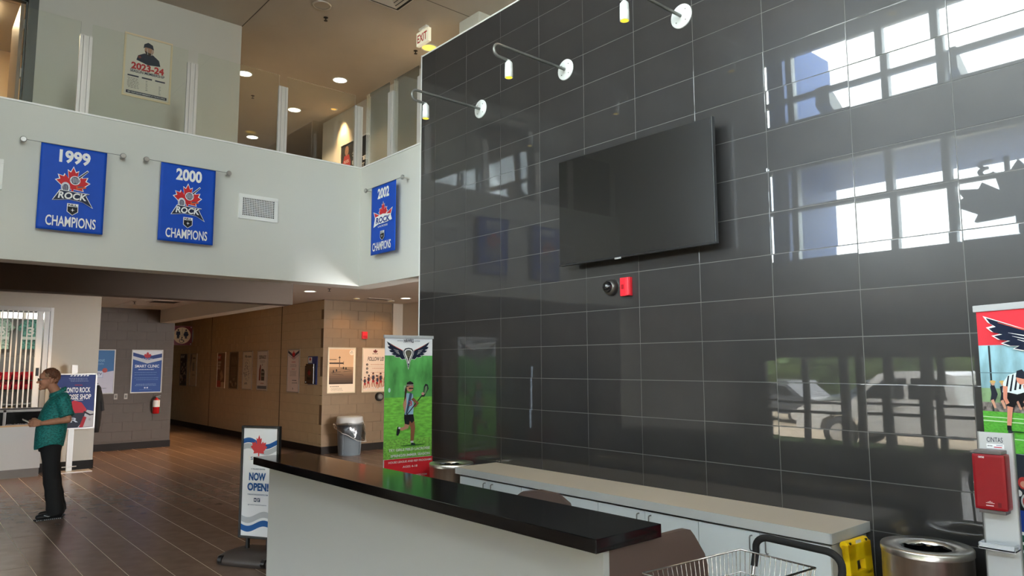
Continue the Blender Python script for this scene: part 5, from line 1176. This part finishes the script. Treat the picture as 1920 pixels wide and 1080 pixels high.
for q in range(900):
    c = Vector((.8, rr.uniform(-26, 26), rr.uniform(.1, 5.5))); l = rr.uniform(.3, .6); d1 = Vector((rr.uniform(-.4, .4), rr.uniform(-1, 1), rr.uniform(-1, 1))).normalized()*l; d2 = d1.orthogonal().normalized()*l*.6
    b.add([c-d1, c+d2, c+d1, c-d2], [(0, 1, 2, 3)])
b.build('foliage', LEAFM, t)
for k in range(9):
    x, y, s_ = -26.5-(k % 2)*.6, 29-4.7*k, 1.6+.1*(k % 3)
    t = thing('street_tree', 'green tree beyond the car park, %s from the left in the mirrored row' % ORD[k], 'tree', (x, y, -.25), k, 'trees across the car park')
    rr = random.Random(k); b = MB()
    for q in range(260):
        a, e, r_ = rr.uniform(0, 6.28), rr.uniform(-1.2, 1.5), s_*(.6+.4*rr.random())
        c = Vector((r_*math.cos(a)*math.cos(e), r_*math.sin(a)*math.cos(e), 2.6+r_*.95*math.sin(e))); l = rr.uniform(.3, .5)
        d1 = Vector((rr.uniform(-1, 1), rr.uniform(-1, 1), rr.uniform(-1, 1))).normalized()*l; d2 = d1.orthogonal().normalized()*l*.6
        b.add([c-d1, c+d2, c+d1, c-d2], [(0, 1, 2, 3)])
    b.sphere((0, 0, 2.6), (s_*.9, s_*.9, s_*.95), 16, 10); o = b.build('foliage', LEAFM, t); MB().tube([(0, 0, 0), (0, 0, 1.6), (.2, 0, 3.0)], [.18, .14, .05]).build('trunk', mat('bark', (80, 66, 52), .9), t)

# ================================================================ the waiting man
def fuse(mb, voxel, name, M, parent, smooth=2, keep=.4):
    """one continuous skin over overlapping closed volumes"""
    o = mb.build(name, M, None)
    a = o.modifiers.new('r', 'REMESH'); a.mode = 'VOXEL'; a.voxel_size = voxel; a.use_smooth_shade = True
    if smooth: c = o.modifiers.new('s', 'SMOOTH'); c.iterations = smooth; c.factor = .5
    if keep < 1: d = o.modifiers.new('d', 'DECIMATE'); d.ratio = keep
    dg = bpy.context.evaluated_depsgraph_get(); me = bpy.data.meshes.new_from_object(o.evaluated_get(dg))
    for q in list(o.modifiers): o.modifiers.remove(q)
    o.data = me; me.name = name
    me.polygons.foreach_set('use_smooth', [True]*len(me.polygons))
    if not me.materials: me.materials.append(M)
    o.parent = parent; return o
def cap(b, p, q, r0, r1, n=5):
    p, q = Vector(p), Vector(q)
    L = max(2, int((q-p).length/(min(r0, r1)*.6)))
    b.tube([p+(q-p)*k/L for k in range(L+1)], [r0+(r1-r0)*k/L for k in range(L+1)], 14)
    b.sphere(p, r0, 12, 8); b.sphere(q, r1, 12, 8)
    return b
def loft(b, rings, n=28, hem=None):
    vs = []; fs = []
    for i, (z, cx, cy, rx, ry) in enumerate(rings):
        for k in range(n):
            a = 2*PI*k/n; e = .85
            ca_, sa_ = math.cos(a), math.sin(a)
            dz = hem(a) if (hem and i == 0) else 0
            vs.append((cx+rx*math.copysign(abs(ca_)**e, ca_), cy+ry*math.copysign(abs(sa_)**e, sa_), z+dz))
    for i in range(len(rings)-1):
        for k in range(n): fs.append((i*n+k, i*n+(k+1) % n, (i+1)*n+(k+1) % n, (i+1)*n+k))
    fs += [tuple(range(n))[::-1], tuple(range((len(rings)-1)*n, len(rings)*n))]
    return b.add(vs, fs)
man = thing('person', 'man in a teal patterned short-sleeved shirt and black trousers standing at the shop', 'person', (1.56, 10.38, 0))
OX = 1.56
SKIN = mat('skin', (196, 140, 112), .5, spec=.35, var=.06, vscale=25)
b = MB(); X = lambda x: x-OX
hc = (X(1.463), 0, 1.690)
b.sphere(hc, (.098, .074, .102), 22, 16); b.sphere((X(1.425), 0, 1.635), (.066, .060, .085), 20, 14); b.sphere((X(1.405), 0, 1.575), (.040, .040, .034), 16, 12)
b.sphere((X(1.378), 0, 1.555), (.022, .024, .020)); b.sphere((X(1.385), 0, 1.700), (.03, .056, .042)); b.sphere((X(1.375), 0, 1.682), (.016, .05, .010))
cap(b, (X(1.368), 0, 1.668), (X(1.342), 0, 1.632), .009, .014); b.sphere((X(1.352), .011, 1.627), .009); b.sphere((X(1.352), -.011, 1.627), .009)
b.sphere((X(1.366), 0, 1.600), (.012, .024, .006)); b.sphere((X(1.369), 0, 1.588), (.012, .021, .007)); b.sphere((X(1.395), .036, 1.630), (.025, .02, .028)); b.sphere((X(1.395), -.036, 1.630), (.025, .02, .028))
for s_ in (-1, 1):
    b.sphere((X(1.476), s_*.078, 1.655), (.018, .008, .032)); b.sphere((X(1.470), s_*.077, 1.625), (.010, .007, .012)); b.sphere((X(1.487), s_*.083, 1.665), (.010, .006, .024))
cap(b, (X(1.485), 0, 1.60), (X(1.575), 0, 1.45), .054, .064)
cap(b, (X(1.585), -.13, 1.415), (X(1.585), .13, 1.415), .05, .05)
loft(b, [(.86, X(1.525), 0, .10, .14), (1.10, X(1.525), 0, .12, .14), (1.30, X(1.56), 0, .11, .155), (1.44, X(1.585), 0, .07, .12)])
arms = {-1: [(1.60, -.195, 1.415), (1.645, -.235, 1.185), (1.395, -.175, 1.150), (1.345, -.155, 1.148)], 1: [(1.60, .195, 1.415), (1.63, .235, 1.175), (1.40, .085, 1.150), (1.352, .060, 1.150)]}
for s_, pts in arms.items():
    P_ = [(X(a), c, d) for a, c, d in pts]
    cap(b, P_[0], P_[1], .046, .043); cap(b, P_[1], tuple((P_[1][i]+2*P_[2][i])/3 for i in range(3)), .044, .036); cap(b, tuple((P_[1][i]+2*P_[2][i])/3 for i in range(3)), P_[2], .036, .026)
    w0 = Vector(P_[2]); hd = (Vector(P_[3])-w0).normalized(); side = Vector((hd.y, -hd.x, 0)).normalized(); upv = Vector((0, 0, 1))
    # palm: thumb side up, four fingers stacked and curling inward
    pc = w0+hd*.055
    for q in (-.022, -.008, .008, .022): cap(b, w0+hd*.01+upv*q*.6, w0+hd*.085+upv*q*1.25, .014, .0135)
    inn = Vector((0, -s_, 0))
    for k, (q, l) in enumerate(((.030, .034), (.011, .040), (-.009, .037), (-.028, .028))):
        k0 = w0+hd*.088+upv*q; k1 = k0+hd*l*.9+inn*.006-upv*.002; k2 = k1+hd*l*.45+inn*l*.55; k3 = k2-hd*l*.10+inn*l*.55
        cap(b, k0, k1, .0092, .0086); cap(b, k1, k2, .0086, .0080); cap(b, k2, k3, .0080, .0070)
    t0 = w0+hd*.025+upv*.026; t1 = t0+hd*.035+upv*.020+inn*.010; t2 = t1+hd*.034+upv*.002+inn*.010
    cap(b, t0, t1, .0125, .0105); cap(b, t1, t2, .0105, .0085)
for s_ in (-1, 1):
    dx = -.02 if s_ < 0 else .03
    cap(b, (X(1.525), s_*.085, .90), (X(1.545+dx), s_*.09, .50), .08, .055); cap(b, (X(1.545+dx), s_*.09, .50), (X(1.625+dx), s_*.09, .07), .052, .038)
fuse(b, .0048, 'body', SKIN, man, 3, .5)
# eyes and glasses
for s_ in (-1, 1):
    MB().sphere((X(1.372), s_*.031, 1.665), .011).build('eye', mat('eye_white', (225, 220, 214), .2), man)
    MB().sphere((X(1.3625), s_*.031, 1.663), .0045).build('iris', mat('iris', (50, 40, 34), .2), man)
g = MB()
for s_ in (-1, 1):
    g.tube([(X(1.350+.010*abs(math.cos(a))*0), s_*.032+.022*math.cos(a), 1.664+.017*math.sin(a)) for a in [2*PI*k/16 for k in range(17)]], .0022, 6)
    g.tube([(X(1.350), s_*.054, 1.670), (X(1.40), s_*.074, 1.674), (X(1.472), s_*.082, 1.676)], .002, 6)
g.tube([(X(1.349), -.010, 1.668), (X(1.347), 0, 1.671), (X(1.349), .010, 1.668)], .002, 6)
g.build('glasses', mat('dark_frame', (30, 26, 26), .3), man)
# hair: short curls on crown, back and above the ears
rr = random.Random(21); b = MB()
b.sphere((X(1.478), 0, 1.712), (.092, .077, .088), 20, 14)
for k in range(230):
    a = rr.uniform(0, 2*PI); e = rr.uniform(-.35, 1.45); x, y, z = math.cos(a)*math.cos(e), math.sin(a)*math.cos(e), math.sin(e)
    if x < -.62 and z < .55: continue
    if z < .1 and x < -.05: continue
    b.sphere((hc[0]+.012+.096*x, .078*y, hc[2]+.012+.095*z), rr.uniform(.009, .017), 8, 6)
for k in range(40): b.sphere((X(1.53)+rr.uniform(-.02, .018), rr.uniform(-.055, .055), rr.uniform(1.60, 1.67)), rr.uniform(.010, .016), 8, 6)
fuse(b, .005, 'hair', mat('auburn_hair', (112, 70, 46), .6, var=.45, vscale=60), man, 1, .5)
b = MB()
for s_ in (-1, 1):
    for k in range(16): b.sphere((X(1.425)+rr.uniform(-.016, .022), s_*(.066+rr.uniform(0, .008)), rr.uniform(1.685, 1.735)), .010, 8, 6)
fuse(b, .005, 'grey_temple', mat('grey_hair', (160, 126, 100), .6, var=.2, vscale=80), man, 1, .6)
# shirt
SH = mat('teal_shirt', (30, 128, 124), .7, var=.6, vscale=48, stretch=(1, 1, 1.6), bump=.5, bscale=30)
b = MB()
loft(b, [(.875, X(1.500), 0, .150, .185), (.95, X(1.508), 0, .158, .19), (1.06, X(1.515), 0, .162, .188), (1.18, X(1.525), 0, .158, .19), (1.28, X(1.545), 0, .148, .20), (1.37, X(1.568), 0, .132, .205), (1.435, X(1.585), 0, .108, .185), (1.475, X(1.592), 0, .085, .13), (1.505, X(1.580), 0, .068, .078)], 32,
     lambda a: -.03*math.cos(2*a)+.012*math.cos(a)-.01)
for s_, pts in arms.items():
    s0 = Vector((X(1.595), s_*.178, 1.405)); s1 = Vector((X(pts[1][0]-.006), pts[1][1], pts[1][2]+.035)); n = 8
    b.tube([s0+(s1-s0)*k/n for k in range(n+1)], [.078+.004*math.sin(k) for k in range(n+1)], 20); b.sphere(s0, .080, 16, 12)
fuse(b, .0075, 'shirt', SH, man, 2, .6)
b = MB(); n = 24; vs = []; fs = []
for i, (q, dz) in enumerate(((.070, 0), (.074, .035), (.080, .036), (.088, -.012), (.080, -.014))):
    for k in range(n):
        a = 2*PI*k/n; vs.append((X(1.562)+q*math.cos(a)*1.05, q*math.sin(a), 1.500+dz+.040*math.cos(a)))
for i in range(4):
    for k in range(n): fs.append((i*n+k, i*n+(k+1) % n, (i+1)*n+(k+1) % n, (i+1)*n+k))
b.add(vs, fs, True).build('collar', SH, man)
MB().box((X(1.385), -.20, 1.16), (X(1.47), -.183, 1.27), .006).build('breast_pocket', SH, man) if False else None
# trousers and shoes
b = MB(); loft(b, [(.80, X(1.515), 0, .115, .165), (.90, X(1.515), 0, .128, .172), (1.0, X(1.52), 0, .125, .165)])
for s_ in (-1, 1):
    dx = -.015 if s_ < 0 else .03
    n = 10; p0, p1, p2 = Vector((X(1.515), s_*.082, .88)), Vector((X(1.548+dx), s_*.088, .48)), Vector((X(1.622+dx), s_*.09, .055))
    b.tube([p0+(p1-p0)*k/n for k in range(n+1)], [.105-.02*k/n for k in range(n+1)], 20); b.tube([p1+(p2-p1)*k/n for k in range(n+1)], [.085+.012*(k/n)**2 + .004*math.sin(k*1.7) for k in range(n+1)], 20); b.sphere(p1, .085)
fuse(b, .0075, 'trousers', mat('black_trousers', (22, 22, 24), .85, bump=.5, bscale=40), man, 2, .6)
for s_ in (-1, 1):
    dx = -.02 if s_ < 0 else .03; xh = 1.69+dx
    b = MB()
    cap(b, (X(xh-.03), s_*.09, .058), (X(xh-.12), s_*.09, .050), .042, .040); cap(b, (X(xh-.12), s_*.09, .048), (X(xh-.24), s_*.088, .040), .042, .032); b.sphere((X(xh-.20), s_*.088, .038), (.075, .046, .032)); b.sphere((X(xh-.05), s_*.09, .085), (.05, .038, .03)); b.sphere((X(xh-.11), s_*.09, .075), (.06, .036, .03))
    so = fuse(b, .006, 'shoe', mat('shoe_black', (24, 24, 26), .55), man, 2, .7)
    b = MB(); sole = [(-.005, -.032), (.02, -.04), (.10, -.036), (.20, -.046), (.26, -.036), (.29, 0), (.26, .036), (.20, .046), (.10, .036), (.02, .04), (-.005, .032)]
    vs = [(X(xh-a), s_*.089+c, z) for z in (0.0, .018) for a, c in sole]; k_ = len(sole)
    b.add(vs, [(i, (i+1) % k_, (i+1) % k_+k_, i+k_) for i in range(k_)]+[tuple(range(k_))[::-1], tuple(range(k_, 2*k_))]); b.build('sole', mat('sole_dark', (40, 40, 42), .6), so)
    b = MB()
    for q in range(13):
        for e in (-1, 1): b.box((X(xh-.02-.02*q)-.004, s_*.089+e*(.038 if q < 6 else .042)-.003, .003), (X(xh-.02-.02*q)+.004, s_*.089+e*(.038 if q < 6 else .042)+.003, .010))
    b.build('tread', ink((206, 206, 206)), so)
    b = MB()
    for e in (-1, 1): b.tube([(X(xh-.10), s_*.09+e*.042, .05), (X(xh-.15), s_*.09+e*.046, .042), (X(xh-.19), s_*.088+e*.040, .06)], .004, 6)
    b.build('side_stripe', ink((206, 206, 206)), so)
t = thing('phone', 'slim pale phone held in the hands of the man in teal', 'phone', (1.272, 10.30, 1.165), 0)
MB().at((0, 0, 0), (R(8), R(28), 0)).box((-.075, -.034, -.004), (.075, .034, .004), .003).build('case', ink((206, 196, 182)), t); MB().at((0, 0, 0), (R(8), R(28), 0)).box((-.07, -.031, .004), (.07, .031, .0048)).build('screen', BLACKG, t)
